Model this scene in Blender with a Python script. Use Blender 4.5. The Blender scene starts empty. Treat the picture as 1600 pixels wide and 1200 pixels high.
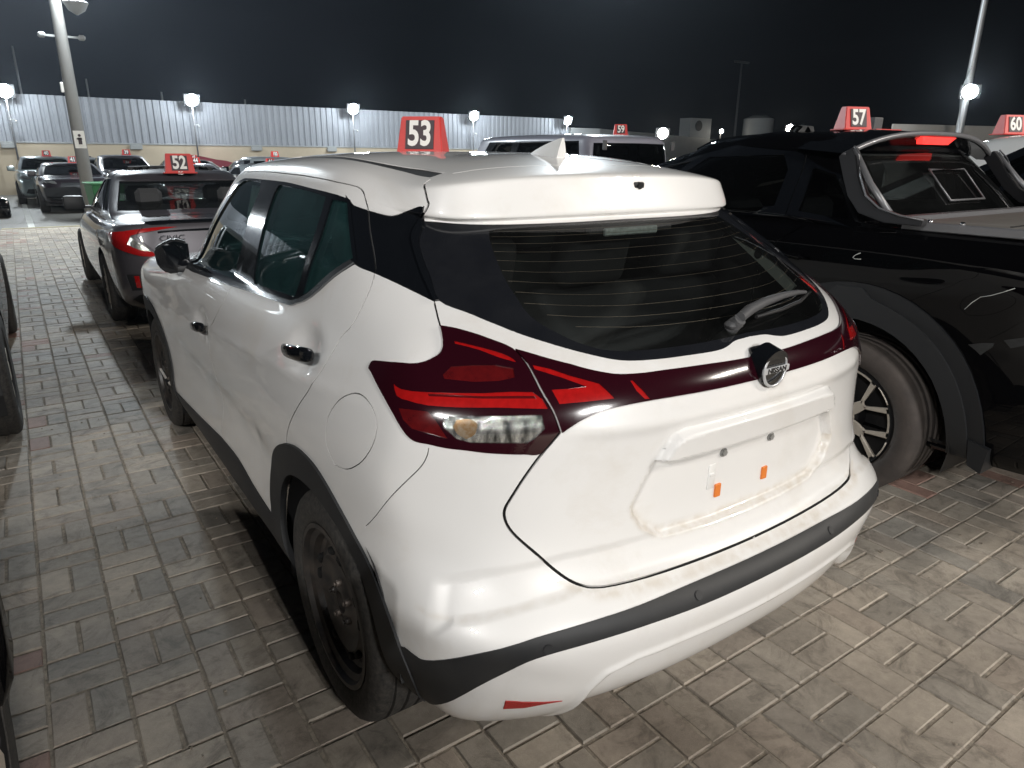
import bpy, bmesh, math, random
import numpy as np
from mathutils import Vector, Matrix, Quaternion
from mathutils.geometry import delaunay_2d_cdt
random.seed(7); RNG = np.random.RandomState(7)
SC = bpy.context.scene
COL = SC.collection
R = math.radians
# ================================================================ camera
# metres; the white hatchback's rear axle centre stands at the origin, x to the right, y forward, z up
cam_d = bpy.data.cameras.new('camera'); cam = bpy.data.objects.new('camera', cam_d); COL.objects.link(cam)
def set_camera(f=1086.76, pitch=.31670, yaw=.60640, roll=.00870, loc=(-1.3920, -1.7046, 1.5369)):
    c, s = math.cos(yaw), math.sin(yaw)
    F = Vector((s*math.cos(pitch), c*math.cos(pitch), -math.sin(pitch))); Rt = Vector((c, -s, 0)); U = Rt.cross(F)
    cr, sr = math.cos(roll), math.sin(roll); R2 = cr*Rt+sr*U; U2 = -sr*Rt+cr*U
    m = Matrix((R2, U2, -F)).transposed().to_4x4(); m.translation = Vector(loc); cam.matrix_world = m
    cam_d.sensor_fit = 'HORIZONTAL'; cam_d.sensor_width = 36; cam_d.lens = f/1600*36
    cam_d.clip_start = .05; cam_d.clip_end = 900
set_camera()
SC.camera = cam
SC.view_settings.view_transform = 'Standard'; SC.view_settings.look = 'None'; SC.view_settings.gamma = 1; SC.view_settings.exposure = 0.0
SC.view_settings.use_curve_mapping = False
SC.cycles.max_bounces = 8; SC.cycles.transparent_max_bounces = 12; SC.cycles.glossy_bounces = 4; SC.cycles.diffuse_bounces = 3
SC.cycles.sample_clamp_indirect = 4; SC.cycles.caustics_reflective = False; SC.cycles.caustics_refractive = False
# ================================================================ night sky: town glow low over the lot, dark above
W = bpy.data.worlds.new('World'); SC.world = W; W.use_nodes = True
nt = W.node_tree; nt.nodes.clear()
def wn(t, **k):
    n = nt.nodes.new(t)
    for a, b in k.items(): setattr(n, a, b)
    return n
wo = wn('ShaderNodeOutputWorld'); wb = wn('ShaderNodeBackground'); tc = wn('ShaderNodeTexCoord')
vd = wn('ShaderNodeVectorMath', operation='DOT_PRODUCT'); vnrm = wn('ShaderNodeVectorMath', operation='NORMALIZE')
nt.links.new(tc.outputs['Generated'], vnrm.inputs[0]); nt.links.new(vnrm.outputs[0], vd.inputs[0])
vd.inputs[1].default_value = Vector((-.12, .93, .42)).normalized()
cr = wn('ShaderNodeValToRGB'); nt.links.new(vd.outputs['Value'], cr.inputs[0])
e = cr.color_ramp.elements; e[0].position = .45; e[0].color = (.0012, .0013, .0017, 1); e[1].position = 1.0; e[1].color = (.058, .066, .078, 1)
x = e.new(.80); x.color = (.0022, .0028, .0040, 1)
x = e.new(.93); x.color = (.013, .016, .021, 1)
noi = wn('ShaderNodeTexNoise'); noi.inputs['Scale'].default_value = 2.2; noi.inputs['Detail'].default_value = 3
nt.links.new(vnrm.outputs[0], noi.inputs['Vector'])
mr = wn('ShaderNodeMapRange'); mr.inputs[3].default_value = .82; mr.inputs[4].default_value = 1.18; nt.links.new(noi.outputs['Fac'], mr.inputs[0])
nt.links.new(cr.outputs[0], wb.inputs[0]); nt.links.new(mr.outputs[0], wb.inputs[1]); nt.links.new(wb.outputs[0], wo.inputs[0])
# ================================================================ floodlights (lamp heads themselves are built further down)
def lamp(name, loc, power, size=.25, color=(1, .97, .93), aim=None, spot=None, blend=.6):
    if aim is not None:
        d = bpy.data.lights.new(name, 'SPOT'); d.spot_size = R(spot or 120); d.spot_blend = blend
    else:
        d = bpy.data.lights.new(name, 'POINT')
    d.energy = power; d.shadow_soft_size = size; d.color = color
    o = bpy.data.objects.new(name, d); COL.objects.link(o); o.location = loc
    if aim is not None: o.rotation_euler = (Vector(aim)-Vector(loc)).to_track_quat('-Z', 'Y').to_euler()
    return o
WHITE = (1, .985, .96); COOL = (.86, .95, 1.0); WARM = (1, .93, .84)
for q in ((-1.7, -15.0, 6.2), (-.9, -15.1, 6.5), (-.1, -15.0, 6.2)): lamp('floodlight', q, 1750, .14, WHITE)      # three heads on the mast behind the photographer
for q in ((9.0, -9.5, 7.0), (9.8, -9.0, 7.3), (10.4, -8.3, 7.0)): lamp('floodlight', q, 1250, .14, WARM)         # mast behind the pickup row
for q in ((-8.5, -6.5, 6.0), (-8.6, -5.6, 6.3)): lamp('floodlight', q, 1250, .14, WHITE)          # mast in the row to the left
lamp('floodlight', (.1, 16.7, 5.6), 3200, .22, COOL)            # head of the concrete mast, just above the picture
lamp('floodlight', (15.0, 17.0, 9.0), 5200, .3, COOL)           # mast further along the same row
WALL_LAMPS = [(-14.1, 30.5, 3.58), (-7.6, 30.5, 3.58), (-1.08, 30.5, 3.58), (5.1, 30.5, 3.57), (11.95, 30.5, 3.52), (18.4, 30.5, 3.45), (24.5, 30.5, 3.43)]
for p in WALL_LAMPS: lamp('floodlight', (p[0], p[1]-.9, p[2]+.15), 190, .2, COOL)
# ---------------------------------------------------------------- car body surface (uniform cubic B-spline, left half, mirrored)
class Surf:
    def __init__(s, net, close_top=True):
        N = np.array(net, float)            # rows (bottom to roof centre) x columns (rear centre to front centre) x 3
        m = np.array([-1, 1, 1.])
        N = np.concatenate([N[:, 1:2]*m, N, N[:, -2:-1]*m], 1)
        bot = 2*N[:1]-N[1:2]
        top = N[-2:-1]*m if close_top else 2*N[-1:]-N[-2:-1]
        s.N = np.concatenate([bot, N, top], 0)
        s.nv, s.nu = s.N.shape[0]-3, s.N.shape[1]-3
        s.disp = None
    @staticmethod
    def _b(t):
        return np.stack([(1-t)**3, 3*t**3-6*t*t+4, -3*t**3+3*t*t+3*t+1, t**3], -1)/6
    def raw(s, u, v):
        u = np.clip(u, 0, s.nu-1e-9); v = np.clip(v, 0, s.nv-1e-9)
        iu = u.astype(int); iv = v.astype(int); bu = s._b(u-iu); bv = s._b(v-iv)
        P = np.zeros(u.shape+(3,))
        for a in range(4):
            for b in range(4):
                P += (bv[..., a]*bu[..., b])[..., None]*s.N[iv+a, iu+b]
        return P
    def nrm_raw(s, u, v, h=.02):
        du = s.raw(u+h, v)-s.raw(u-h, v); dv = s.raw(u, v+h)-s.raw(u, v-h)
        n = np.cross(dv, du); l = np.linalg.norm(n, axis=-1, keepdims=True)
        return n/np.maximum(l, 1e-9)
    def pt(s, u, v):
        P = s.raw(u, v)
        if s.disp is not None:
            P = P+s.nrm_raw(u, v)*s.disp(P)[..., None]
        return P
    def nrm(s, u, v, h=.015):
        du = s.pt(np.minimum(u+h, s.nu), v)-s.pt(np.maximum(u-h, 0), v); dv = s.pt(u, np.minimum(v+h, s.nv))-s.pt(u, np.maximum(v-h, 0))
        n = np.cross(dv, du); l = np.linalg.norm(n, axis=-1, keepdims=True)
        n = n/np.maximum(l, 1e-9)
        e = (u < h)|(u > s.nu-h)|(v > s.nv-h)       # on the plane of symmetry
        n[e, 0] = 0; n /= np.maximum(np.linalg.norm(n, axis=-1, keepdims=True), 1e-9)
        return n
    def cache(s):
        U, V = np.meshgrid(np.linspace(0, s.nu-1e-6, s.nu*10+1), np.linspace(0, s.nv-1e-6, s.nv*6+1))
        s.cu, s.cv = U.ravel(), V.ravel(); s.cp = s.raw(s.cu, s.cv)
    def uv(s, pts):
        """closest (u, v) for 3-D points on the left half"""
        if not hasattr(s, 'cu'): s.cache()
        P = np.array(pts, float).reshape(-1, 3)
        k = np.array([np.argmin(((s.cp-p)**2).sum(1)) for p in P])
        u, v = s.cu[k].copy(), s.cv[k].copy()
        for _ in range(12):
            h = 1e-3; p0 = s.raw(u, v); du = (s.raw(u+h, v)-s.raw(u-h, v))/(2*h); dv = (s.raw(u, v+h)-s.raw(u, v-h))/(2*h)
            r = P-p0; a = (du*du).sum(1)+1e-9; b = (du*dv).sum(1); c = (dv*dv).sum(1)+1e-9; e = (du*r).sum(1); f = (dv*r).sum(1)
            D = a*c-b*b+1e-12
            u = np.clip(u+np.clip((c*e-b*f)/D, -.5, .5), 0, s.nu-1e-6); v = np.clip(v+np.clip((a*f-b*e)/D, -.5, .5), 0, s.nv-1e-6)
        return u, v
# ================================================================ materials
def mat(name, col=(.5, .5, .5), rough=.5, metal=0, coat=0, coat_r=.03, spec=.5, emit=None, emit_s=0, bump=None, noise=None, alpha=None):
    """noise = (scale, amount, darker colour): mottling of the colour; bump = (scale, strength, distance)"""
    m = bpy.data.materials.new(name); m.use_nodes = True; t = m.node_tree; b = t.nodes['Principled BSDF']
    b.inputs['Base Color'].default_value = (*col, 1); b.inputs['Roughness'].default_value = rough; b.inputs['Metallic'].default_value = metal
    b.inputs['Coat Weight'].default_value = coat; b.inputs['Coat Roughness'].default_value = coat_r; b.inputs['Specular IOR Level'].default_value = spec
    if emit: b.inputs['Emission Color'].default_value = (*emit, 1); b.inputs['Emission Strength'].default_value = emit_s
    co = t.nodes.new('ShaderNodeTexCoord')
    if noise:
        n = t.nodes.new('ShaderNodeTexNoise'); n.inputs['Scale'].default_value = noise[0]; n.inputs['Detail'].default_value = 5; n.inputs['Roughness'].default_value = .65
        r = t.nodes.new('ShaderNodeValToRGB'); r.color_ramp.elements[0].position = .35; r.color_ramp.elements[1].position = .75
        r.color_ramp.elements[0].color = (0, 0, 0, 1); r.color_ramp.elements[1].color = (noise[1],)*3+(1,)
        mx = t.nodes.new('ShaderNodeMix'); mx.data_type = 'RGBA'; mx.inputs['A'].default_value = (*col, 1); mx.inputs['B'].default_value = (*noise[2], 1)
        t.links.new(co.outputs['Object'], n.inputs['Vector']); t.links.new(n.outputs['Fac'], r.inputs[0]); t.links.new(r.outputs[0], mx.inputs['Factor']); t.links.new(mx.outputs['Result'], b.inputs['Base Color'])
    if bump:
        n = t.nodes.new('ShaderNodeTexNoise'); n.inputs['Scale'].default_value = bump[0]; n.inputs['Detail'].default_value = 4
        bp = t.nodes.new('ShaderNodeBump'); bp.inputs['Strength'].default_value = bump[1]; bp.inputs['Distance'].default_value = bump[2]
        t.links.new(co.outputs['Object'], n.inputs['Vector']); t.links.new(n.outputs['Fac'], bp.inputs['Height']); t.links.new(bp.outputs[0], b.inputs['Normal'])
    return m
def glass_mat(name, tint=(.3, .35, .34), rough=.0, body=(.01, .012, .013), haze=.0, ior=1.5, gain=1.0):
    m = bpy.data.materials.new(name); m.use_nodes = True; t = m.node_tree; t.nodes.clear()
    o = t.nodes.new('ShaderNodeOutputMaterial'); tr = t.nodes.new('ShaderNodeBsdfTransparent'); tr.inputs[0].default_value = (*tint, 1)
    gl = t.nodes.new('ShaderNodeBsdfGlossy'); gl.inputs['Roughness'].default_value = rough
    df = t.nodes.new('ShaderNodeBsdfDiffuse'); df.inputs[0].default_value = (*body, 1)
    fr = t.nodes.new('ShaderNodeFresnel'); fr.inputs[0].default_value = ior
    ml = t.nodes.new('ShaderNodeMath'); ml.operation = 'MULTIPLY'; ml.inputs[1].default_value = gain; ml.use_clamp = True
    t.links.new(fr.outputs[0], ml.inputs[0])
    m1 = t.nodes.new('ShaderNodeMixShader'); m1.inputs[0].default_value = haze; t.links.new(tr.outputs[0], m1.inputs[1]); t.links.new(df.outputs[0], m1.inputs[2])
    m2 = t.nodes.new('ShaderNodeMixShader'); t.links.new(ml.outputs[0], m2.inputs[0]); t.links.new(m1.outputs[0], m2.inputs[1]); t.links.new(gl.outputs[0], m2.inputs[2])
    t.links.new(m2.outputs[0], o.inputs[0])
    if haze:
        co = t.nodes.new('ShaderNodeTexCoord'); n = t.nodes.new('ShaderNodeTexNoise'); n.inputs['Scale'].default_value = 3.2; n.inputs['Detail'].default_value = 9; n.inputs['Roughness'].default_value = .7
        mp = t.nodes.new('ShaderNodeMapRange'); mp.inputs[1].default_value = .42; mp.inputs[2].default_value = .75; mp.inputs[3].default_value = haze*.6; mp.inputs[4].default_value = haze*1.5
        t.links.new(co.outputs['Object'], n.inputs['Vector']); t.links.new(n.outputs['Fac'], mp.inputs[0]); t.links.new(mp.outputs[0], m1.inputs[0])
    return m
M = {}
# ================================================================ object helpers
def tag(o, label=None, cat=None, group=None, kind=None):
    if label: o['label'] = label
    if cat: o['category'] = cat
    if group: o['group'] = group
    if kind: o['kind'] = kind
    return o
def thing(name, label, cat, loc=(0, 0, 0), rotz=0, group=None):
    o = bpy.data.objects.new(name, None); COL.objects.link(o); o.location = loc; o.rotation_euler = (0, 0, rotz); o.empty_display_size = .1
    return tag(o, label, cat, group)
def mesh_obj(name, V, Fc, m, parent=None, smooth=False, normals=None):
    me = bpy.data.meshes.new(name); me.from_pydata([tuple(map(float, v)) for v in V], [], [tuple(int(i) for i in f) for f in Fc]); 
    for mm in (m if isinstance(m, (list, tuple)) else [m]): me.materials.append(mm)
    if smooth or normals is not None: me.polygons.foreach_set('use_smooth', [True]*len(me.polygons))
    me.update()
    if normals is not None: me.normals_split_custom_set(normals)
    o = bpy.data.objects.new(name, me); COL.objects.link(o)
    if parent: o.parent = parent
    return o
class MB:
    """collects shapes, then links them as one mesh object"""
    def __init__(s): s.bm = bmesh.new()
    def box(s, x0, x1, y0, y1, z0, z1, bev=0, rot=None, at=None, seg=1):
        r = bmesh.ops.create_cube(s.bm, size=1); vs = r['verts']
        for v in vs: v.co = Vector(((x0+x1)/2+v.co.x*(x1-x0), (y0+y1)/2+v.co.y*(y1-y0), (z0+z1)/2+v.co.z*(z1-z0)))
        if bev:
            es = list({e for v in vs for e in v.link_edges}); rr = bmesh.ops.bevel(s.bm, geom=es, offset=bev, segments=seg, affect='EDGES', profile=.5); vs = list({v for f in rr['faces'] for v in f.verts}|{v for v in vs if v.is_valid})
        if rot is not None:
            mt = Matrix.Translation(at or Vector()) @ rot.to_4x4()
            for v in vs: v.co = mt @ v.co
        return vs
    def tube(s, p0, p1, r0, r1=None, n=12, caps=True):
        p0, p1 = Vector(p0), Vector(p1); r1 = r0 if r1 is None else r1; d = (p1-p0); q = d.to_track_quat('Z', 'Y'); ra, rb = [], []
        for i in range(n):
            a = 2*math.pi*i/n; w = q @ Vector((math.cos(a), math.sin(a), 0)); ra.append(s.bm.verts.new(p0+w*r0)); rb.append(s.bm.verts.new(p1+w*r1))
        for i in range(n): s.bm.faces.new((ra[i], ra[(i+1) % n], rb[(i+1) % n], rb[i])).smooth = True
        if caps: s.bm.faces.new(ra[::-1]); s.bm.faces.new(rb)
    def lathe(s, prof, n=48, axis='x', c=(0, 0, 0), close=False):
        """prof: list of (radius, along axis)"""
        rings = []; c = Vector(c)
        for r, a in prof:
            ring = []
            for i in range(n):
                t = 2*math.pi*i/n; y, z = r*math.cos(t), r*math.sin(t)
                ring.append(s.bm.verts.new(c+(Vector((a, y, z)) if axis == 'x' else Vector((y, z, a)) if axis == 'z' else Vector((y, a, z)))))
            rings.append(ring)
        pr = list(zip(rings[:-1], rings[1:]))+([(rings[-1], rings[0])] if close else [])
        for A, B in pr:
            for i in range(n):
                j = (i+1) % n; s.bm.faces.new((A[i], A[j], B[j], B[i])).smooth = True
        return rings
    def poly(s, pts): return s.bm.faces.new([s.bm.verts.new(Vector(p)) for p in pts])
    def prism(s, pts, d):
        """closed polygon extruded by vector d"""
        d = Vector(d); a = [s.bm.verts.new(Vector(p)) for p in pts]; b = [s.bm.verts.new(Vector(p)+d) for p in pts]; n = len(pts)
        s.bm.faces.new(a[::-1]); s.bm.faces.new(b)
        for i in range(n): s.bm.faces.new((a[i], a[(i+1) % n], b[(i+1) % n], b[i]))
        return a+b
    def pipe(s, pts, r, n=8):
        """bent tube through points"""
        pts = [Vector(p) for p in pts]; rings = []
        for i, p in enumerate(pts):
            d = (pts[min(i+1, len(pts)-1)]-pts[max(i-1, 0)]).normalized(); q = d.to_track_quat('Z', 'Y'); rr = r[i] if isinstance(r, (list, tuple)) else r
            rings.append([s.bm.verts.new(p+q @ Vector((math.cos(2*math.pi*k/n)*rr, math.sin(2*math.pi*k/n)*rr, 0))) for k in range(n)])
        for A, B in zip(rings[:-1], rings[1:]):
            # match rings to avoid twist
            k0 = min(range(n), key=lambda k: (B[k].co-A[0].co).length); B[:] = B[k0:]+B[:k0]
            for i in range(n): s.bm.faces.new((A[i], A[(i+1) % n], B[(i+1) % n], B[i])).smooth = True
        s.bm.faces.new(rings[0][::-1]); s.bm.faces.new(rings[-1])
    def build(s, name, m, parent=None, smooth=None, recalc=True, loc=None):
        if recalc: bmesh.ops.recalc_face_normals(s.bm, faces=s.bm.faces[:])
        me = bpy.data.meshes.new(name); s.bm.to_mesh(me); s.bm.free()
        for mm in (m if isinstance(m, (list, tuple)) else [m]): me.materials.append(mm)
        if smooth is not None:
            if smooth is True: me.polygons.foreach_set('use_smooth', [True]*len(me.polygons))
            else: me.set_sharp_from_angle(angle=R(smooth)); 
            if smooth is not True: me.polygons.foreach_set('use_smooth', [True]*len(me.polygons))
        o = bpy.data.objects.new(name, me); COL.objects.link(o)
        if parent: o.parent = parent
        if loc: o.location = loc
        return o
def copy_tree(o, parent=None):
    c = o.copy(); COL.objects.link(c)
    if parent: c.parent = parent
    for ch in list(KIDS.get(o.name, [])) if False else [k for k in o.children]: copy_tree(ch, c)
    return c
KIDS = {}
def text_mesh(s, size, depth=.002, bold=False, xs=1.0):
    cu = bpy.data.curves.new('t', 'FONT'); cu.body = s; cu.size = size; cu.extrude = depth; cu.align_x = 'CENTER'; cu.align_y = 'CENTER'; cu.offset = .028*size if bold else 0
    cu.resolution_u = 4
    o = bpy.data.objects.new('t', cu); COL.objects.link(o); dg = bpy.context.evaluated_depsgraph_get(); me = bpy.data.meshes.new_from_object(o.evaluated_get(dg))
    bpy.data.objects.remove(o); bpy.data.curves.remove(cu)
    for v in me.vertices: v.co.x *= xs
    return me
def text_obj(name, s, size, m, parent, origin, xdir, up, depth=.002, bold=False, xs=1.0):
    me = text_mesh(s, size, depth, bold, xs); me.materials.clear(); me.materials.append(m); me.name = name
    o = bpy.data.objects.new(name, me); COL.objects.link(o); o.parent = parent
    X = Vector(xdir).normalized(); Z = X.cross(Vector(up)).normalized(); Y = Z.cross(X)
    mt = Matrix((X, Y, Z)).transposed().to_4x4(); mt.translation = Vector(origin); o.matrix_local = mt
    return o
# ================================================================ cutting a body surface into panels
def in_poly(x, y, poly):
    px, py = poly[:, 0], poly[:, 1]; r = np.zeros(x.shape, bool); n = len(poly)
    for i in range(n):
        x0, y0, x1, y1 = px[i-1], py[i-1], px[i], py[i]
        if y0 == y1: continue
        c = ((y0 > y) != (y1 > y))
        xi = x0+(y-y0)/(y1-y0)*(x1-x0); r ^= c & (x < xi)
    return r
def smooth_line(P, closed, sub=4, ang=48):
    """Catmull-Rom through points, sharp corners kept"""
    P = np.array(P, float); n = len(P); out = []
    def corner(i):
        if not closed and i in (0, n-1): return True
        a = P[i]-P[i-1]; b = P[(i+1) % n]-P[i]; ca = (a @ b)/(np.linalg.norm(a)*np.linalg.norm(b)+1e-12)
        return ca < math.cos(R(ang))
    C = [corner(i) for i in range(n)]
    for i in range(n if closed else n-1):
        p1, p2 = P[i], P[(i+1) % n]
        p0 = P[i-1] if not C[i] else 2*p1-p2
        p3 = P[(i+2) % n] if not C[(i+1) % n] else 2*p2-p1
        for k in range(sub):
            t = k/sub; out.append(.5*((2*p1)+(-p0+p2)*t+(2*p0-5*p1+4*p2-p3)*t*t+(-p0+3*p1-3*p2+p3)*t**3))
    if not closed: out.append(P[-1])
    return np.array(out)
class Cut:
    def __init__(s, S, du=8, dv=4):
        s.S = S
        # scaled parameter plane (roughly metres)
        uu = np.linspace(0, S.nu, 81); vv = np.linspace(0, S.nv, 81); G = S.raw(*[a.ravel() for a in np.meshgrid(uu, vv)]).reshape(81, 81, 3)
        lu = np.linalg.norm(np.diff(G, axis=1), axis=2).mean(0); lv = np.linalg.norm(np.diff(G, axis=0), axis=2).mean(1)
        s.au = np.concatenate([[0], np.cumsum(lu)]); s.av = np.concatenate([[0], np.cumsum(lv)]); s.uu, s.vv = uu, vv
        s.du, s.dv = du, dv; s.lines = []; s.regions = []
    def fw(s, u, v): return np.stack([np.interp(u, s.uu, s.au), np.interp(v, s.vv, s.av)], -1)
    def bw(s, q): return np.interp(q[..., 0], s.au, s.uu), np.interp(q[..., 1], s.av, s.vv)
    def map(s, pts, closed, sub, snap=.012):
        P = np.array(pts, float); q = s.fw(*s.S.uv(P)); ax = np.abs(P[:, 0]) < snap
        umid = s.au[-1]/2
        q[ax, 0] = np.where(q[ax, 0] < umid, 0, s.au[-1])
        if P[ax].size:
            top = ax & (P[:, 2] > s.S.raw(np.array([0.]), np.array([float(s.S.nv)]))[0, 2]-.012)
        return smooth_line(q, closed, sub) if sub > 1 else q
    def region(s, name, pts, off=0., sub=4, m=None, depth=.012, hole=False, uv=None, split=True):
        q = s.map(pts, True, sub) if uv is None else s.fw(np.array(uv, float)[:, 0], np.array(uv, float)[:, 1])
        q[:, 0] = np.clip(q[:, 0], 0, s.au[-1]); q[:, 1] = np.clip(q[:, 1], 0, s.av[-1])
        s.regions.append(dict(name=name, q=q, off=off, m=m, depth=depth, hole=hole, split=split)); return q
    def gap(s, pts, w=.004, sub=4, closed=False, m=None, name='gap', off=-.007):
        if closed: pts = list(pts)+[pts[0]]
        q = s.map(pts, False, sub) if not closed else np.concatenate([smooth_line(s.map(pts[:-1], True, 1), True, sub)]*1+[[smooth_line(s.map(pts[:-1], True, 1), True, sub)[0]]])
        # widen in 3-D
        u, v = s.bw(q); h = .01; S = s.S
        Pu = (S.raw(u+h, v)-S.raw(u-h, v))/(2*h); Pv = (S.raw(u, v+h)-S.raw(u, v-h))/(2*h); P = S.raw(u, v); n = S.nrm_raw(u, v)
        T = np.gradient(P, axis=0); T /= np.linalg.norm(T, axis=1, keepdims=True)+1e-9; D = np.cross(n, T)*(w/2)
        a = (Pu*Pu).sum(1); b = (Pu*Pv).sum(1); c = (Pv*Pv).sum(1); e = (Pu*D).sum(1); f = (Pv*D).sum(1); dd = a*c-b*b+1e-12
        du_, dv_ = (c*e-b*f)/dd, (a*f-b*e)/dd
        A = s.fw(np.clip(u+du_, 0, S.nu), np.clip(v+dv_, 0, S.nv)); B = s.fw(np.clip(u-du_, 0, S.nu), np.clip(v-dv_, 0, S.nv))
        for k in range(len(q)-1):
            s.regions.append(dict(name=name, q=np.array([A[k], A[k+1], B[k+1], B[k]]), off=off, m=m, depth=0, hole=False, split=True))
        s.lines += [A, B]
        s.regions[-1]['caps'] = True
    def run(s, base, base_m, base_off=0, base_depth=.012):
        S = s.S
        gu = np.linspace(0, S.nu, S.nu*s.du+1); gv = np.linspace(0, S.nv, S.nv*s.dv+1)
        G = s.fw(*[a.ravel() for a in np.meshgrid(gu, gv)])
        V = []; E = []
        def add(q, closed):
            i0 = len(V); V.extend([tuple(map(float, p)) for p in q]); n = len(q)
            E.extend([(i0+i, i0+(i+1) % n) for i in range(n if closed else n-1)])
        for L in s.lines: add(L, False)
        for r in s.regions:
            if len(r['q']) > 4 or r['name'][:3] != 'gap': add(r['q'], True)
        # drop grid points that crowd an outline
        A = np.array([V[a] for a, b in E]); B = np.array([V[b] for a, b in E]); keep = np.ones(len(G), bool); th = .007
        inner = (G[:, 0] > 1e-6) & (G[:, 0] < s.au[-1]-1e-6) & (G[:, 1] > 1e-6) & (G[:, 1] < s.av[-1]-1e-6)
        for i in range(0, len(A), 400):
            a, b = A[i:i+400], B[i:i+400]; d = b-a; L = (d*d).sum(1)+1e-12
            for j in range(0, len(G), 4000):
                g = G[j:j+4000, None]; t = np.clip(((g-a)*d).sum(2)/L, 0, 1); dist = ((g-a-t[..., None]*d)**2).sum(2).min(1)
                keep[j:j+4000] &= (dist > th*th)
        keep |= ~inner
        G = G[keep]
        if getattr(s, 'extra', None) is not None: G = np.concatenate([G, s.extra])
        i0 = len(V); V.extend([tuple(map(float, p)) for p in G])
        ov, oe, of, _, _, _ = delaunay_2d_cdt([Vector(p) for p in V], E, [], 0, 1e-5)
        Q = np.array([tuple(v) for v in ov]); T = np.array([tuple(f) for f in of if len(f) == 3])
        cen = Q[T].mean(1)
        ar = np.abs((Q[T[:, 1], 0]-Q[T[:, 0], 0])*(Q[T[:, 2], 1]-Q[T[:, 0], 1])-(Q[T[:, 2], 0]-Q[T[:, 0], 0])*(Q[T[:, 1], 1]-Q[T[:, 0], 1]))
        ok = ar > 1e-9; T, cen = T[ok], cen[ok]
        lab = np.zeros(len(T), int)-1
        for k, r in enumerate(s.regions):
            q = r['q']; lo, hi = q.min(0), q.max(0); c = (cen >= lo).all(1) & (cen <= hi).all(1); idx = np.where(c)[0]
            if len(idx): lab[idx[in_poly(cen[idx, 0], cen[idx, 1], q)]] = k
        u, v = s.bw(Q); P = S.pt(u, v); N = S.nrm(u, v)
        e = (u < 1e-6)|(u > S.nu-1e-6)|(v > S.nv-1e-6); P[e, 0] = 0; N[e, 0] = 0; N /= np.linalg.norm(N, axis=1, keepdims=True)+1e-9
        # orient outwards
        t0 = T[:, 0]; fn = np.cross(P[T[:, 1]]-P[T[:, 0]], P[T[:, 2]]-P[T[:, 0]]); flip = (fn*N[t0]).sum(1) < 0; T[flip] = T[flip][:, ::-1]
        s.P, s.N, s.T, s.Q = P, N, T, Q
        names = {}
        names[base] = dict(faces=np.where(lab == -1)[0], off=base_off, m=base_m, depth=base_depth, hole=False)
        for k, r in enumerate(s.regions):
            f = np.where(lab == k)[0]
            if r['name'] in names:
                names[r['name']]['faces'] = np.concatenate([names[r['name']]['faces'], f])
            else: names[r['name']] = dict(faces=f, off=r['off'], m=r['m'], depth=r['depth'], hole=r['hole'])
        s.names = names
        return names
    def emit(s, name, parent, side='both', obname=None, m=None, off=None, depth=None, flip=False, extra=None):
        """side: 'both' joins the halves into one object, 'L' / 'R' builds one half"""
        r = s.names[name]
        if r['hole'] or not len(r['faces']): return None
        o_ = r['off'] if off is None else off; dp = r['depth'] if depth is None else depth
        T = s.T[r['faces']]; ids, inv = np.unique(T, return_inverse=True); t = inv.reshape(-1, 3)
        P0, N0 = s.P[ids], s.N[ids]; P = P0+N0*o_
        sym = np.abs(P0[:, 0]) < 1e-6; P[sym, 0] = 0
        ec = {}
        for f in t:
            for a, b in ((f[0], f[1]), (f[1], f[2]), (f[2], f[0])):
                ec[(a, b)] = ec.get((a, b), 0)+1
        bd = [(a, b) for (a, b) in ec if (b, a) not in ec and not (sym[a] and sym[b])]
        Vs, Fs, Ns = [], [], []
        def half(mir):
            i0 = len(Vs); mm = np.array([-1, 1, 1.]) if mir else np.ones(3)
            for p in P*mm: Vs.append(p)
            nn = N0*mm*(-1 if flip else 1)
            rev = mir != flip
            for f in t:
                g = f[::-1] if rev else f
                Fs.append([i0+i for i in g]); Ns.extend([nn[i] for i in g])
            if dp > 0:
                for a, b in bd:
                    pa, pb = P[a]*mm, P[b]*mm; qa, qb = (P[a]-N0[a]*dp)*mm, (P[b]-N0[b]*dp)*mm
                    j = len(Vs); Vs.extend([pb, pa, qa, qb]); g = [j, j+1, j+2, j+3]
                    fn = np.cross(pa-pb, qa-pb); l = np.linalg.norm(fn); fn = fn/l if l > 1e-12 else N0[a]*mm
                    if mir: g = g[::-1]; fn = -fn
                    Fs.append(g); Ns.extend([fn]*4)
        if side in ('both', 'L'): half(False)
        if side in ('both', 'R'): half(True)
        if extra: extra(Vs, Fs, Ns)
        o = mesh_obj(obname or name, Vs, Fs, m or r['m'], parent, normals=[tuple(map(float, n)) for n in Ns])
        return o
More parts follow.
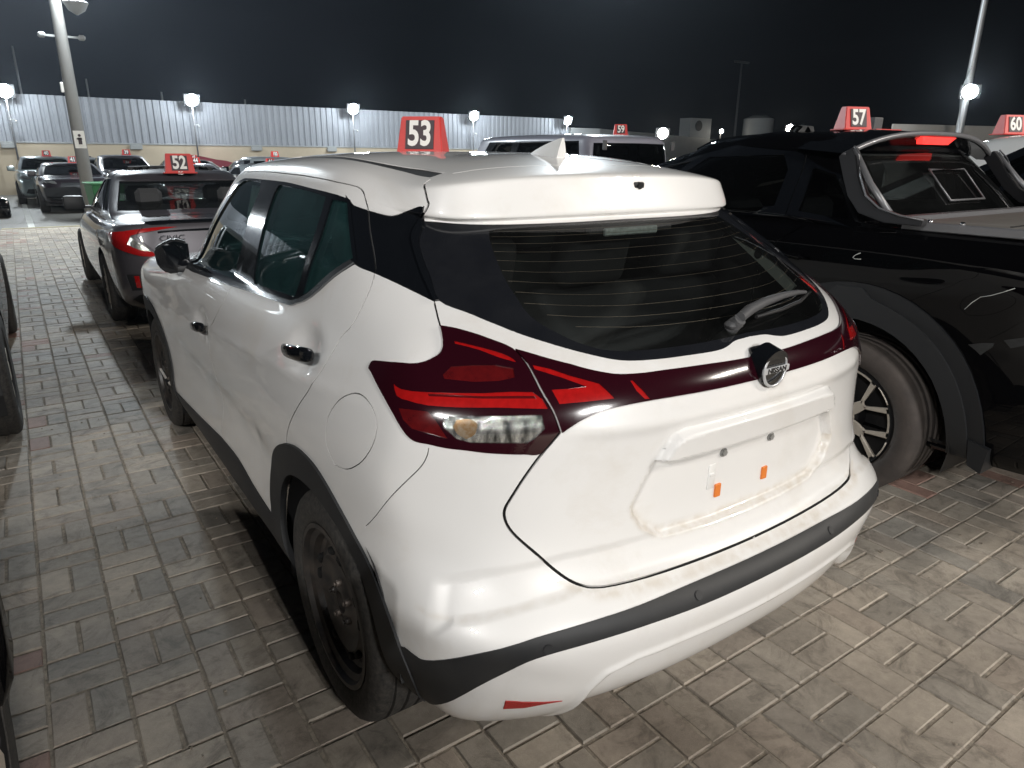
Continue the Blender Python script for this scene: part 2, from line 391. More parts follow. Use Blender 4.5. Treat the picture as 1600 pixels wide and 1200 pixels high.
# ================================================================ white hatchback: control net of the body (rows from sill to roof centre, columns from tail to nose)
def kicks_net():
    # rear part of each row: five points from the centre line to the rear corner
    rear = [
     [(0,-.60,.27),(-.25,-.60,.27),(-.47,-.57,.27),(-.63,-.50,.27),(-.74,-.40,.27)],
     [(0,-.75,.285),(-.25,-.745,.285),(-.49,-.71,.285),(-.67,-.625,.29),(-.775,-.53,.30)],
     [(0,-.805,.35),(-.25,-.80,.35),(-.50,-.765,.35),(-.69,-.68,.355),(-.80,-.575,.37)],
     [(0,-.83,.44),(-.25,-.823,.44),(-.50,-.79,.44),(-.70,-.705,.445),(-.82,-.60,.46)],
     [(0,-.85,.515),(-.25,-.843,.515),(-.50,-.81,.515),(-.71,-.73,.52),(-.835,-.625,.53)],
     [(0,-.855,.575),(-.25,-.848,.575),(-.50,-.815,.575),(-.71,-.74,.575),(-.84,-.62,.585)],
     [(0,-.815,.61),(-.25,-.81,.61),(-.50,-.785,.615),(-.70,-.71,.63),(-.83,-.59,.65)],
     [(0,-.765,.63),(-.25,-.76,.635),(-.49,-.735,.65),(-.68,-.67,.68),(-.815,-.55,.71)],
     [(0,-.745,.70),(-.25,-.742,.70),(-.49,-.715,.72),(-.67,-.64,.75),(-.81,-.51,.78)],
     [(0,-.745,.80),(-.25,-.74,.80),(-.49,-.71,.81),(-.67,-.63,.83),(-.81,-.49,.85)],
     [(0,-.75,.92),(-.25,-.745,.92),(-.49,-.71,.92),(-.67,-.62,.925),(-.80,-.49,.935)],
     [(0,-.775,1.01),(-.25,-.768,1.01),(-.49,-.715,1.0),(-.665,-.62,1.0),(-.79,-.49,1.005)],
     [(0,-.765,1.07),(-.25,-.755,1.07),(-.48,-.69,1.07),(-.64,-.60,1.065),(-.76,-.48,1.065)],
     [(0,-.725,1.115),(-.25,-.71,1.115),(-.45,-.655,1.12),(-.60,-.56,1.13),(-.71,-.44,1.13)],
     [(0,-.68,1.145),(-.22,-.665,1.145),(-.41,-.61,1.155),(-.55,-.52,1.175),(-.67,-.39,1.185)],
     [(0,-.575,1.21),(-.20,-.56,1.21),(-.38,-.515,1.215),(-.53,-.43,1.23),(-.65,-.32,1.24)],
     [(0,-.42,1.29),(-.20,-.41,1.29),(-.38,-.37,1.29),(-.515,-.30,1.30),(-.62,-.21,1.31)],
     [(0,-.285,1.355),(-.20,-.275,1.355),(-.38,-.245,1.355),(-.505,-.19,1.36),(-.59,-.11,1.37)],
     [(0,-.225,1.38),(-.20,-.22,1.38),(-.38,-.20,1.38),(-.505,-.155,1.38),(-.585,-.08,1.39)],
     [(0,-.24,1.392),(-.20,-.235,1.392),(-.38,-.215,1.39),(-.525,-.175,1.388),(-.59,-.07,1.405)],
     [(0,-.225,1.445),(-.20,-.22,1.443),(-.38,-.20,1.438),(-.525,-.155,1.425),(-.575,-.05,1.43)],
     [(0,-.20,1.49),(-.20,-.195,1.488),(-.38,-.175,1.48),(-.50,-.13,1.465),(-.55,-.03,1.462)],
     [(0,-.10,1.512),(-.19,-.09,1.51),(-.34,-.07,1.504),(-.44,-.02,1.492),(-.47,.06,1.494)],
     [(0,.10,1.535),(-.10,.11,1.534),(-.18,.13,1.532),(-.24,.16,1.53),(-.27,.21,1.53)],
     [(0,.30,1.543),(0,.33,1.543),(0,.36,1.543),(0,.40,1.543),(0,.45,1.544)],
    ]
    # side columns, y stations per row band and x, z
    ys_low = [-.42,-.18,.15,.55,1.0,1.4,1.75,2.15,2.55,2.95]
    side = []   # (x offsets, z) for low rows
    Z = [.20,.22,.30,.37,.42,.47,.55,.63,.72,.82,.92,.99,1.05,1.10]
    X = [.78,.83,.862,.868,.862,.858,.857,.860,.866,.872,.868,.856,.836,.808]
    rows = []
    for r in range(14):
        row = list(rear[r])
        zc = rear[r][4][2]
        for i, y in enumerate(ys_low):
            t = [.75,.35,0.1,0,0,0,0,0,0,0][i]
            z = Z[r]*(1-t)+zc*t
            x = -X[r]
            # rear haunch and fender flare
            hb = np.exp(-((y-.05)/.45)**2)*np.exp(-((z-.80)/.22)**2)*.012
            hf = np.exp(-((y-2.6)/.40)**2)*np.exp(-((z-.75)/.2)**2)*.014
            x -= hb+hf
            if i == 0: x += .018 if r < 11 else .022
            if i == 1: x += .004
            yy = y
            if r <= 1 and i == 0: x += .05
            if y > 1.5 and r >= 10:      # belt falls towards the front, fender crest
                k = (y-1.5)/1.4; z -= k*[.03,.06,.09,.12][r-10]
            if y > 2.0 and r >= 11: x += [.01,.03,.06][r-11]*(y-2.0)/.9*1.4
            row.append((x, yy, z))
        zf = Z[r]-[0,0,0,0,0,0,0,0,0,0,.06,.10,.13,.17][r]
        tuck = [.25,.08,.03,0,0,0,0,0,0,.01,.03,.07,.13,.22][r]
        row += [(-.80+tuck*.3,3.24-tuck,zf),(-.62+tuck*.2,3.40-tuck,zf),(-.32,3.47-tuck,zf),(0,3.49-tuck,zf)]
        rows.append(row)
    # hood row between crest and cowl
    belt = [(-.765,-.24,1.175),(-.788,-.02,1.155),(-.79,.25,1.145),(-.788,.6,1.13),(-.785,1.0,1.115),(-.78,1.4,1.09),(-.765,1.72,1.065),(-.70,1.95,1.045),(-.64,2.05,1.04),(-.56,2.12,1.04),(-.45,2.17,1.045),(-.3,2.21,1.05),(-.15,2.23,1.05),(0,2.24,1.052)]
    r15 = [(-.738,-.17,1.245),(-.762,.03,1.235),(-.764,.28,1.225),(-.763,.60,1.215),(-.76,.95,1.205),(-.752,1.3,1.19),(-.735,1.58,1.17),(-.69,1.78,1.15),(-.63,1.88,1.145),(-.55,1.95,1.145),(-.44,2.0,1.15),(-.3,2.04,1.155),(-.15,2.06,1.155),(0,2.07,1.156)]
    r16 = [(-.70,-.07,1.325),(-.728,.10,1.325),(-.732,.33,1.32),(-.732,.60,1.315),(-.729,.90,1.305),(-.72,1.17,1.295),(-.705,1.4,1.28),(-.665,1.57,1.265),(-.61,1.66,1.265),(-.53,1.72,1.265),(-.43,1.77,1.27),(-.29,1.81,1.275),(-.145,1.83,1.275),(0,1.84,1.276)]
    r17 = [(-.662,.02,1.39),(-.693,.16,1.40),(-.699,.36,1.40),(-.699,.6,1.398),(-.696,.86,1.39),(-.688,1.07,1.38),(-.67,1.24,1.37),(-.635,1.37,1.36),(-.585,1.45,1.36),(-.51,1.51,1.362),(-.41,1.56,1.366),(-.28,1.6,1.372),(-.14,1.62,1.372),(0,1.63,1.373)]
    r18 = [(-.648,.045,1.415),(-.678,.18,1.43),(-.684,.38,1.432),(-.684,.6,1.43),(-.681,.84,1.423),(-.672,1.03,1.414),(-.655,1.18,1.405),(-.62,1.29,1.398),(-.57,1.37,1.398),(-.5,1.42,1.40),(-.4,1.47,1.405),(-.275,1.51,1.41),(-.14,1.53,1.41),(0,1.54,1.412)]
    r19 = [(-.64,.055,1.43),(-.668,.19,1.447),(-.674,.38,1.45),(-.674,.6,1.448),(-.67,.82,1.442),(-.66,1.0,1.434),(-.642,1.14,1.426),(-.607,1.24,1.42),(-.56,1.31,1.42),(-.49,1.37,1.422),(-.395,1.42,1.427),(-.27,1.46,1.432),(-.135,1.48,1.432),(0,1.49,1.434)]
    r20 = [(-.61,.08,1.455),(-.645,.20,1.468),(-.652,.38,1.473),(-.652,.6,1.472),(-.648,.8,1.466),(-.638,.96,1.459),(-.62,1.09,1.452),(-.585,1.18,1.446),(-.54,1.25,1.446),(-.475,1.31,1.448),(-.38,1.36,1.453),(-.26,1.40,1.458),(-.13,1.42,1.458),(0,1.43,1.46)]
    r21 = [(-.575,.11,1.478),(-.60,.22,1.489),(-.607,.39,1.495),(-.607,.6,1.495),(-.603,.78,1.490),(-.593,.92,1.484),(-.575,1.03,1.477),(-.545,1.12,1.471),(-.50,1.19,1.471),(-.44,1.24,1.474),(-.36,1.28,1.479),(-.245,1.31,1.484),(-.12,1.33,1.484),(0,1.34,1.486)]
    r22 = [(-.48,.17,1.503),(-.49,.27,1.513),(-.495,.42,1.520),(-.495,.6,1.521),(-.49,.75,1.517),(-.48,.86,1.511),(-.46,.95,1.505),(-.43,1.02,1.499),(-.39,1.07,1.499),(-.33,1.11,1.502),(-.27,1.14,1.506),(-.18,1.16,1.510),(-.09,1.17,1.510),(0,1.18,1.511)]
    r23 = [(-.28,.28,1.533),(-.29,.36,1.537),(-.29,.47,1.540),(-.29,.6,1.540),(-.29,.7,1.538),(-.28,.77,1.535),(-.27,.83,1.532),(-.25,.87,1.53),(-.22,.9,1.53),(-.19,.92,1.53),(-.15,.94,1.531),(-.10,.95,1.531),(-.05,.955,1.531),(0,.96,1.531)]
    r24 = [(0,.47,1.545),(0,.5,1.545),(0,.53,1.545),(0,.57,1.545),(0,.6,1.545),(0,.63,1.544),(0,.66,1.544),(0,.68,1.544),(0,.70,1.543),(0,.72,1.543),(0,.74,1.542),(0,.76,1.542),(0,.78,1.542),(0,.79,1.542)]
    for i, q in enumerate([belt,r15,r16,r17,r18,r19,r20,r21,r22,r23,r24]):
        rows.append(list(rear[14+i])+q)
    yf = [.05,.08,.13,.17,.20,.21,.22,.22,.20,.15,.08]
    zf = [0,0,.004,.008,.012,.018,.026,.026,.022,.010,.006]
    for i in range(11):
        for c in range(5, 19):
            x, y, z = rows[14+i][c]
            ky = min(max((c-8)/3.0, 0), 1); kz = min(max((c-4)/3.0, 0), 1)
            rows[14+i][c] = (x*(1+.012*ky*(i > 1)), y+yf[i]*ky, z+zf[i]*kz)
    for i, dz in ((20,.0),(21,.0),(22,.006),(23,.006),(24,.006)):
        for c in range(5): x, y, z = rows[i][c]; rows[i][c] = (x, y, z+dz)
    for r, c, d in ((6,4,(.015,.02,0)),(7,4,(.02,.02,0)),(8,4,(.012,.012,0)),(9,4,(.004,.004,0)),(10,4,(-.012,-.008,0)),(11,4,(-.018,-.012,0)),(12,4,(-.014,-.01,0)),(6,3,(.005,.02,0)),(20,3,(-.018,-.012,0)),(20,4,(-.012,0,0)),(21,3,(-.03,-.012,0)),(21,4,(-.018,0,0)),(19,3,(-.015,0,0)),(6,4,(.01,.02,0)),(7,4,(.012,.02,0)),(7,5,(.012,0,0)),(6,5,(.008,0,0)),(8,5,(.008,0,0)),(11,4,(-.006,-.006,0)),(12,4,(-.006,-.006,0)),(1,4,(0,-.02,0)),(2,4,(0,-.02,0)),
                    (0,2,(0,0,-.015)),(0,3,(0,0,-.02)),(1,2,(0,0,-.012)),(1,3,(0,0,-.02)),(1,4,(-.012,-.03,-.01)),(2,4,(-.018,-.03,0)),(3,4,(-.012,-.02,0)),(2,3,(-.01,-.02,0))):
        x, y, z = rows[r][c]; rows[r][c] = (x+d[0], y+d[1], z+d[2])
    # two extra levels make the spoiler's upper and lower folds crisp
    def between(r0, r1, t_rear, t_side): return [tuple(np.array(p)*(1-t)+np.array(q)*t) for c, (p, q) in enumerate(zip(r0, r1)) for t in [t_rear if c < 4 else t_side]]
    for c in range(4):
        x, y, z = rows[21][c]; rows[21][c] = (x, y-.012, z+.004)
        x, y, z = rows[19][c]; rows[19][c] = (x*1.01, y-.006, z-.002)
    a = between(rows[20], rows[21], .80, .5); b = between(rows[18], rows[19], .75, .5)
    rows.insert(21, a); rows.insert(19, b)
    return rows
M['white'] = mat('white_paint', (.78, .775, .76), .38, coat=1, coat_r=.03, noise=(2.3, .10, (.60, .56, .50)))
M['black_plastic'] = mat('black_plastic', (.013, .014, .016), .55, bump=(900, .25, .0006), noise=(6, .35, (.045, .044, .042)))
M['gloss_black'] = mat('gloss_black', (.006, .007, .009), .12, coat=.6, coat_r=.03)
M['seal'] = mat('rubber_seal', (.01, .01, .011), .6)
M['dark'] = mat('dark_gap', (.004, .004, .004), .9)
M['tyre'] = mat('tyre_rubber', (.017, .017, .017), .75, bump=(150, .6, .0025), noise=(70, .8, (.075, .067, .058)))
M['steel_black'] = mat('black_steel', (.014, .014, .015), .42, bump=(60, .15, .001), noise=(18, .9, (.075, .062, .052)))
M['rust'] = mat('rusty_bolt', (.20, .17, .15), .55, metal=.6)
M['glass_side'] = glass_mat('side_glass_painted_glow', (.55, .70, .68), .0, haze=.30, body=(.045, .135, .135), gain=1.8)  # teal body colour paints the reflected lamp glow into the panes
M['glass_rear'] = glass_mat('rear_glass', (.78, .82, .80), .01, haze=.035, body=(.15, .155, .155), gain=.8)
M['glass_dark'] = glass_mat('privacy_glass', (.10, .11, .11), .01, haze=.03, body=(.05, .05, .05), gain=1.2)
M['frit'] = mat('black_glass_edge', (.010, .011, .014), .10, coat=.3, noise=(9, .5, (.020, .021, .024)))
M['lens_dark'] = mat('smoked_red_lens', (.022, .0025, .006), .14, coat=1, coat_r=.02)
M['lens_red'] = mat('red_lens', (.42, .008, .008), .16, coat=1, coat_r=.02, noise=(60, .6, (.20, .004, .004)))
M['lens_mid'] = mat('dim_red_lens', (.11, .006, .007), .16, coat=1, coat_r=.02, noise=(50, .7, (.045, .003, .005)))
M['reflector'] = mat('red_reflector', (.38, .012, .010), .3, coat=1, bump=(300, .6, .002))
def clear_lens():
    m = mat('clear_lens', (.55, .56, .56), .12, coat=1, coat_r=.02); t = m.node_tree; b = t.nodes['Principled BSDF']; b.inputs['Metallic'].default_value = .75
    co = t.nodes.new('ShaderNodeTexCoord'); mp = t.nodes.new('ShaderNodeMapping'); mp.inputs['Scale'].default_value = (75, 75, 18)
    w = t.nodes.new('ShaderNodeTexNoise'); w.inputs['Scale'].default_value = 1; w.inputs['Detail'].default_value = 3
    r = t.nodes.new('ShaderNodeValToRGB'); r.color_ramp.elements[0].position = .34; r.color_ramp.elements[0].color = (.10, .10, .095, 1); r.color_ramp.elements[1].position = .66; r.color_ramp.elements[1].color = (.92, .92, .88, 1)
    t.links.new(co.outputs['Object'], mp.inputs[0]); t.links.new(mp.outputs[0], w.inputs['Vector']); t.links.new(w.outputs['Fac'], r.inputs[0]); t.links.new(r.outputs[0], b.inputs['Base Color'])
    w2 = t.nodes.new('ShaderNodeTexWave'); w2.inputs['Scale'].default_value = 150; bp = t.nodes.new('ShaderNodeBump'); bp.inputs['Strength'].default_value = .5; bp.inputs['Distance'].default_value = .002
    t.links.new(co.outputs['Object'], w2.inputs['Vector']); t.links.new(w2.outputs['Fac'], bp.inputs['Height']); t.links.new(bp.outputs[0], b.inputs['Normal'])
    return m
M['clear_lens'] = clear_lens()
M['amber'] = mat('amber_bulb', (.42, .24, .10), .2, metal=.6, coat=1, noise=(70, .9, (.6, .55, .45)))
M['chrome'] = mat('chrome', (.75, .76, .78), .12, metal=1)
M['orange'] = mat('orange_pad', (.72, .20, .03), .5)
M['interior'] = mat('dark_interior', (.035, .036, .037), .8, noise=(12, .6, (.04, .04, .04)))
M['seat'] = mat('charcoal_seat_cloth', (.045, .046, .048), .9, bump=(300, .4, .001))
M['pillar_trim'] = mat('pale_pillar_trim', (.62, .66, .60), .7)
M['red_sign'] = mat('red_plastic', (.62, .035, .028), .45, noise=(20, .35, (.45, .02, .02)))
M['sign_white'] = mat('white_digits', (.82, .80, .76), .5)
M['sign_black'] = mat('black_digit_panel', (.035, .018, .024), .5)
M['grey_plastic'] = mat('grey_plastic', (.085, .086, .09), .45)
M['silver'] = mat('silver_alloy', (.62, .56, .48), .42, metal=.35, noise=(20, .3, (.35, .32, .28)))
M['gap_grey'] = mat('grey_gap', (.10, .10, .10), .8)
M['galvbolt'] = mat('dull_screw', (.34, .34, .33), .45, metal=.5)
M['badge_silver'] = mat('badge_silver', (.66, .67, .69), .30, metal=.45, coat=.5)
M['trim_highlight'] = mat('window_trim_highlight', (.16, .17, .18), .22, metal=.8, coat=.5)  # black trim; its bright highlight is put into this lighter metal colour
def white_dirty():
    m = mat('white_paint', (.80, .79, .775), .38, coat=1, coat_r=.025); t = m.node_tree; b = t.nodes['Principled BSDF']; N = t.nodes.new; L = t.links.new
    at = N('ShaderNodeAttribute'); at.attribute_name = 'grime'; co = N('ShaderNodeTexCoord')
    n1 = N('ShaderNodeTexNoise'); n1.inputs['Scale'].default_value = 28; n1.inputs['Detail'].default_value = 6; L(co.outputs['Object'], n1.inputs['Vector'])
    n2 = N('ShaderNodeTexNoise'); n2.inputs['Scale'].default_value = 3.2; n2.inputs['Detail'].default_value = 7; n2.inputs['Roughness'].default_value = .68; n2.inputs['Distortion'].default_value = .6; L(co.outputs['Object'], n2.inputs['Vector'])
    mp = N('ShaderNodeMapRange'); mp.inputs[1].default_value = .30; mp.inputs[2].default_value = .62; L(n1.outputs['Fac'], mp.inputs[0])
    ml = N('ShaderNodeMath'); ml.operation = 'MULTIPLY'; L(at.outputs['Fac'], ml.inputs[0]); L(mp.outputs[0], ml.inputs[1])
    sm = N('ShaderNodeMapRange'); sm.inputs[1].default_value = .52; sm.inputs[2].default_value = .80; sm.inputs[4].default_value = .30; L(n2.outputs['Fac'], sm.inputs[0])
    ad = N('ShaderNodeMath'); ad.operation = 'ADD'; ad.use_clamp = True; L(ml.outputs[0], ad.inputs[0]); L(sm.outputs[0], ad.inputs[1])
    mx = N('ShaderNodeMix'); mx.data_type = 'RGBA'; mx.inputs['A'].default_value = (.80, .79, .775, 1); mx.inputs['B'].default_value = (.46, .38, .27, 1); L(ad.outputs[0], mx.inputs['Factor']); L(mx.outputs['Result'], b.inputs['Base Color'])
    cw = N('ShaderNodeMapRange'); cw.inputs[3].default_value = 1; cw.inputs[4].default_value = .25; L(ad.outputs[0], cw.inputs[0]); L(cw.outputs[0], b.inputs['Coat Weight'])
    return m
M['white_dirty'] = white_dirty()
# ================================================================ the lot: brick paving, concrete beyond, boundary wall
def paver_material():
    m = bpy.data.materials.new('concrete_paver'); m.use_nodes = True; t = m.node_tree; b = t.nodes['Principled BSDF']; N = t.nodes.new; L = t.links.new
    at = N('ShaderNodeAttribute'); at.attribute_name = 'tone'
    r = N('ShaderNodeValToRGB'); r.color_ramp.interpolation = 'LINEAR'; e = r.color_ramp.elements
    e[0].position = 0; e[0].color = (.172, .154, .130, 1); e[1].position = 1; e[1].color = (.175, .105, .085, 1)
    for p, c in ((.25, (.222, .192, .158, 1)), (.45, (.255, .222, .182, 1)), (.62, (.160, .147, .128, 1)), (.78, (.228, .190, .154, 1)), (.90, (.200, .164, .136, 1)), (.93, (.180, .118, .095, 1))):
        q = e.new(p); q.color = c
    L(at.outputs['Fac'], r.inputs[0])
    ge = N('ShaderNodeNewGeometry')
    n1 = N('ShaderNodeTexNoise'); n1.inputs['Scale'].default_value = 26; n1.inputs['Detail'].default_value = 6; n1.inputs['Roughness'].default_value = .7; L(ge.outputs['Position'], n1.inputs['Vector'])
    n2 = N('ShaderNodeTexNoise'); n2.inputs['Scale'].default_value = 1.7; n2.inputs['Detail'].default_value = 5; n2.inputs['Roughness'].default_value = .6; L(ge.outputs['Position'], n2.inputs['Vector'])
    n3 = N('ShaderNodeTexNoise'); n3.inputs['Scale'].default_value = 420; n3.inputs['Detail'].default_value = 3; L(ge.outputs['Position'], n3.inputs['Vector'])
    a = N('ShaderNodeMapRange'); a.inputs[3].default_value = 1.05; a.inputs[4].default_value = 2.35; L(n1.outputs['Fac'], a.inputs[0])
    c = N('ShaderNodeMapRange'); c.inputs[1].default_value = .3; c.inputs[2].default_value = .7; c.inputs[3].default_value = .66; c.inputs[4].default_value = 1.28; L(n2.outputs['Fac'], c.inputs[0])
    d = N('ShaderNodeMath'); d.operation = 'MULTIPLY'; L(a.outputs[0], d.inputs[0]); L(c.outputs[0], d.inputs[1])
    g = N('ShaderNodeMapRange'); g.inputs[3].default_value = .8; g.inputs[4].default_value = 1.2; L(n3.outputs['Fac'], g.inputs[0])
    d2 = N('ShaderNodeMath'); d2.operation = 'MULTIPLY'; L(d.outputs[0], d2.inputs[0]); L(g.outputs[0], d2.inputs[1])
    n4 = N('ShaderNodeTexNoise'); n4.inputs['Scale'].default_value = 6.5; n4.inputs['Detail'].default_value = 7; n4.inputs['Roughness'].default_value = .75; n4.inputs['Distortion'].default_value = 1.2; L(ge.outputs['Position'], n4.inputs['Vector'])
    st = N('ShaderNodeMapRange'); st.inputs[1].default_value = .36; st.inputs[2].default_value = .50; st.inputs[3].default_value = .62; st.inputs[4].default_value = 1; L(n4.outputs['Fac'], st.inputs[0])
    d3 = N('ShaderNodeMath'); d3.operation = 'MULTIPLY'; L(d2.outputs[0], d3.inputs[0]); L(st.outputs[0], d3.inputs[1]); d2 = d3
    mx = N('ShaderNodeVectorMath'); mx.operation = 'SCALE'; L(r.outputs[0], mx.inputs[0]); L(d2.outputs[0], mx.inputs['Scale']); L(mx.outputs[0], b.inputs['Base Color'])
    rr = N('ShaderNodeMapRange'); rr.inputs[3].default_value = .55; rr.inputs[4].default_value = .85; L(n2.outputs['Fac'], rr.inputs[0]); L(rr.outputs[0], b.inputs['Roughness'])
    bp = N('ShaderNodeBump'); bp.inputs['Strength'].default_value = .55; bp.inputs['Distance'].default_value = .0025; ad = N('ShaderNodeMath'); ad.operation = 'ADD'; L(n1.outputs['Fac'], ad.inputs[0]); L(n3.outputs['Fac'], ad.inputs[1]); L(ad.outputs[0], bp.inputs['Height']); L(bp.outputs[0], b.inputs['Normal'])
    return m
M['paver'] = paver_material()
M['sand'] = mat('joint_sand', (.37, .32, .255), .95, noise=(45, .95, (.10, .085, .07)), bump=(300, .6, .003))
M['concrete'] = mat('lot_concrete', (.20, .19, .17), .62, noise=(.8, .7, (.15, .145, .14)), bump=(30, .3, .004))
CELL = .2007; CY = CELL*.9937; OX, OY = .0385, -.3815      # paving grid measured from the place itself
pav = MB(); pav.box(-14, 30, -12, 16.5, -.08, -.0045); paving = pav.build('pavement', M['sand'])
tag(paving, kind='structure')
g = MB(); g.box(-60, 90, 16.5, 31.5, -.08, -.002); g.box(-60, -14, -12, 16.5, -.08, -.002); g.box(30, 90, -12, 16.5, -.08, -.002); g.box(-60, 90, -60, -12, -.08, -.002); g.box(-60, 27.5, 31.5, 60, -.08, -.002); g.box(27.5, 90, 31.5, 80, -.08, -.002)
tag(g.build('ground', M['concrete']), kind='structure')
g = MB(); g.box(-300, 300, -200, 400, -.16, -.10); tag(g.build('terrain', M['concrete']), kind='structure')
def paver_verts(x, y, lx, ly, rs, top=0.0):
    """chamfered block, slightly out of true"""
    j = .0036; c = .004; hx, hy = lx/2-j, ly/2-j; dz = rs.uniform(-.0022, .0022)+top; tx, ty = rs.uniform(-.010, .010), rs.uniform(-.010, .010); a = rs.uniform(-.006, .006); ox, oy = rs.uniform(-.0012, .0012, 2)
    ca, sa = math.cos(a), math.sin(a)
    def T(px, py, z): return (x+ox+px*ca-py*sa, y+oy+px*sa+py*ca, z+dz+tx*px+ty*py)
    V = [T(sx*hx, sy*hy, -.03) for sx, sy in ((-1, -1), (1, -1), (1, 1), (-1, 1))]+[T(sx*hx, sy*hy, -c) for sx, sy in ((-1, -1), (1, -1), (1, 1), (-1, 1))]+[T(sx*(hx-c), sy*(hy-c), 0) for sx, sy in ((-1, -1), (1, -1), (1, 1), (-1, 1))]
    F = [(8, 9, 10, 11)]+[(4+i, 4+(i+1) % 4, 8+(i+1) % 4, 8+i) for i in range(4)]+[(i, (i+1) % 4, 4+(i+1) % 4, 4+i) for i in range(4)]
    return V, F
def tone_of(rs, x, y):
    t = rs.uniform(0, .88)
    red = (x < -1.45 and y > -.2 and rs.uniform() < .10) or rs.uniform() < .012 or (1.9 < x < 3.4 and -.3 < y < 1.2 and rs.uniform() < .4)
    return rs.uniform(.94, 1.0) if red else t
def set_tone(me, vals):
    a = me.attributes.new('tone', 'FLOAT', 'FACE'); a.data.foreach_set('value', vals)
rs = np.random.RandomState(3); cells = []
for i in range(-14, 40):
    for j in range(-14, 86):
        x0, y0 = OX+i*CELL, OY+j*CY
        if y0 > 16.25: continue
        k = (i+j) % 2
        for h in (0, 1):
            if k == 0: cells.append((x0+CELL/2, y0+CY*(.25+.5*h), CELL, CY/2))
            else: cells.append((x0+CELL*(.25+.5*h), y0+CY/2, CELL/2, CY))
camp = np.array([-1.392, -1.705, 1.537])
def seen(c):
    x, y = c[0], c[1]; d = np.array([x, y, 0])-camp; F = np.array(cam.matrix_world.col[2][:3])*-1; Rr = np.array(cam.matrix_world.col[0][:3]); U = np.array(cam.matrix_world.col[1][:3]); w = d @ F
    if w < .2: return 1e9
    px, py = 800+1086.8*(d @ Rr)/w, 600-1086.8*(d @ U)/w
    if not (-40 < px < 1640 and -40 < py < 1240): return 1e9
    if -.80 < x < .80 and -.45 < y < 3.4: return 1e9            # under the car
    return np.linalg.norm(d)
order = sorted(range(len(cells)), key=lambda q: seen(cells[q])); near = set(order[:300])
bank = {}
for kx, (lx, ly) in enumerate(((CELL, CY/2), (CELL/2, CY))):
    for v in range(24):
        V, F = paver_verts(0, 0, lx, ly, rs); me = bpy.data.meshes.new('paver'); me.from_pydata(V, [], F); me.materials.append(M['paver']); set_tone(me, [(v+.5)/26 if v < 20 else .94+.015*(v-20)]*len(F)); bank[(kx, v)] = me
VV, FF, TT = [], [], []
for q, c in enumerate(cells):
    x, y, lx, ly = c; t = tone_of(rs, x, y)
    if q in near:
        v = min(int(t*26), 19) if t < .9 else 20+int((t-.94)/.016) ; v = min(v, 23)
        o = bpy.data.objects.new('paver', bank[(0 if lx > ly else 1, v)]); COL.objects.link(o); o.location = (x, y, rs.uniform(-.0012, .0012)); o.parent = paving
        if rs.uniform() < .5: o.rotation_euler = (0, 0, math.pi)
        continue
    if x > 7.9 or x < -2.9: continue
    V, F = paver_verts(x, y, lx, ly, rs); b0 = len(VV); VV += V; FF += [tuple(b0+i for i in f) for f in F]; TT += [t]*len(F)
me = bpy.data.meshes.new('paver_field'); me.from_pydata(VV, [], FF); me.materials.append(M['paver']); set_tone(me, TT); me.update()
o = bpy.data.objects.new('paver_field', me); COL.objects.link(o); o.parent = paving; o['kind'] = 'stuff'
# ================================================================ white hatchback, seen from its rear left corner
def wheel(parent, cx, cy, R_, w, out, style='steel', tread_n=4):
    """out = -1: outer face looks to -x.  returns parts parented to a part 'wheel'"""
    h = MB(); a = out
    def A(t): return cx-a*t                 # t: distance inboard from the outer face
    rr = R_*.685
    prof = [(rr+.004, A(.018)), (rr+.010, A(.006)), (rr+.022, A(.000)), (rr+.035, A(-.003)), (R_*.83, A(-.006)), (R_*.90, A(-.002)), (R_*.955, A(.008)), (R_*.982, A(.020)), (R_*.992, A(.034))]
    g = w/(tread_n+1)
    for k in range(1, tread_n+1):
        p = k*g; d = .008
        prof += [(R_*.998, A(p-.006)), (R_-d, A(p-.0035)), (R_-d, A(p+.0035)), (R_*.998, A(p+.006))]
    prof += [(R_*.99, A(w-.034)), (R_*.96, A(w-.01)), (R_*.85, A(w+.003)), (rr+.02, A(w))]
    h.lathe(prof, 72, 'x', (0, cy, R_))
    ty = h.build('tyre', M['tyre'], parent, smooth=50)
    if style == 'steel':
        m = MB()
        m.lathe([(rr+.006, A(.020)), (rr+.008, A(.004)), (rr-.006, A(.003)), (rr-.012, A(.018)), (rr-.028, A(.026)), (rr-.036, A(.045)), (rr-.050, A(.050)), (rr-.064, A(.040)), (rr*.60, A(.028)), (rr*.53, A(.036)), (rr*.45, A(.044)), (rr*.24, A(.042)), (rr*.20, A(.034)), (.032, A(.032)), (.030, A(.046)), (.0005, A(.046))], 72, 'x', (0, cy, R_))
        rim = m.build('rim', M['steel_black'], parent, smooth=40)
        for k in range(10):          # vent slots in pairs
            t = 2*math.pi*(k//2)/5+(.21 if k % 2 else -.21)+.3; r0, r1 = rr*.62, rr*.72
            y, z = math.cos(t), math.sin(t); p = Vector((A(.034), cy+y*rr*.67, R_+z*rr*.67)); q = Matrix.Rotation(t, 3, 'X')
            s_ = MB(); s_.box(-.012, .012, -.010, .010, -.016, .016, .006, rot=q, at=p, seg=2); s_.build('vent_slot', M['dark'], rim)
        for k in range(5):
            t = 2*math.pi*k/5+.15; p = (A(.046), cy+math.cos(t)*.057, R_+math.sin(t)*.057); b = MB(); b.tube(p, (A(.026), p[1], p[2]), .0115, .0095, 6); b.tube((A(.026), p[1], p[2]), (A(.020), p[1], p[2]), .006, .006, 8); b.build('wheel_bolt', M['rust'] if k in (1, 2, 4) else M['steel_black'], rim)
    return ty
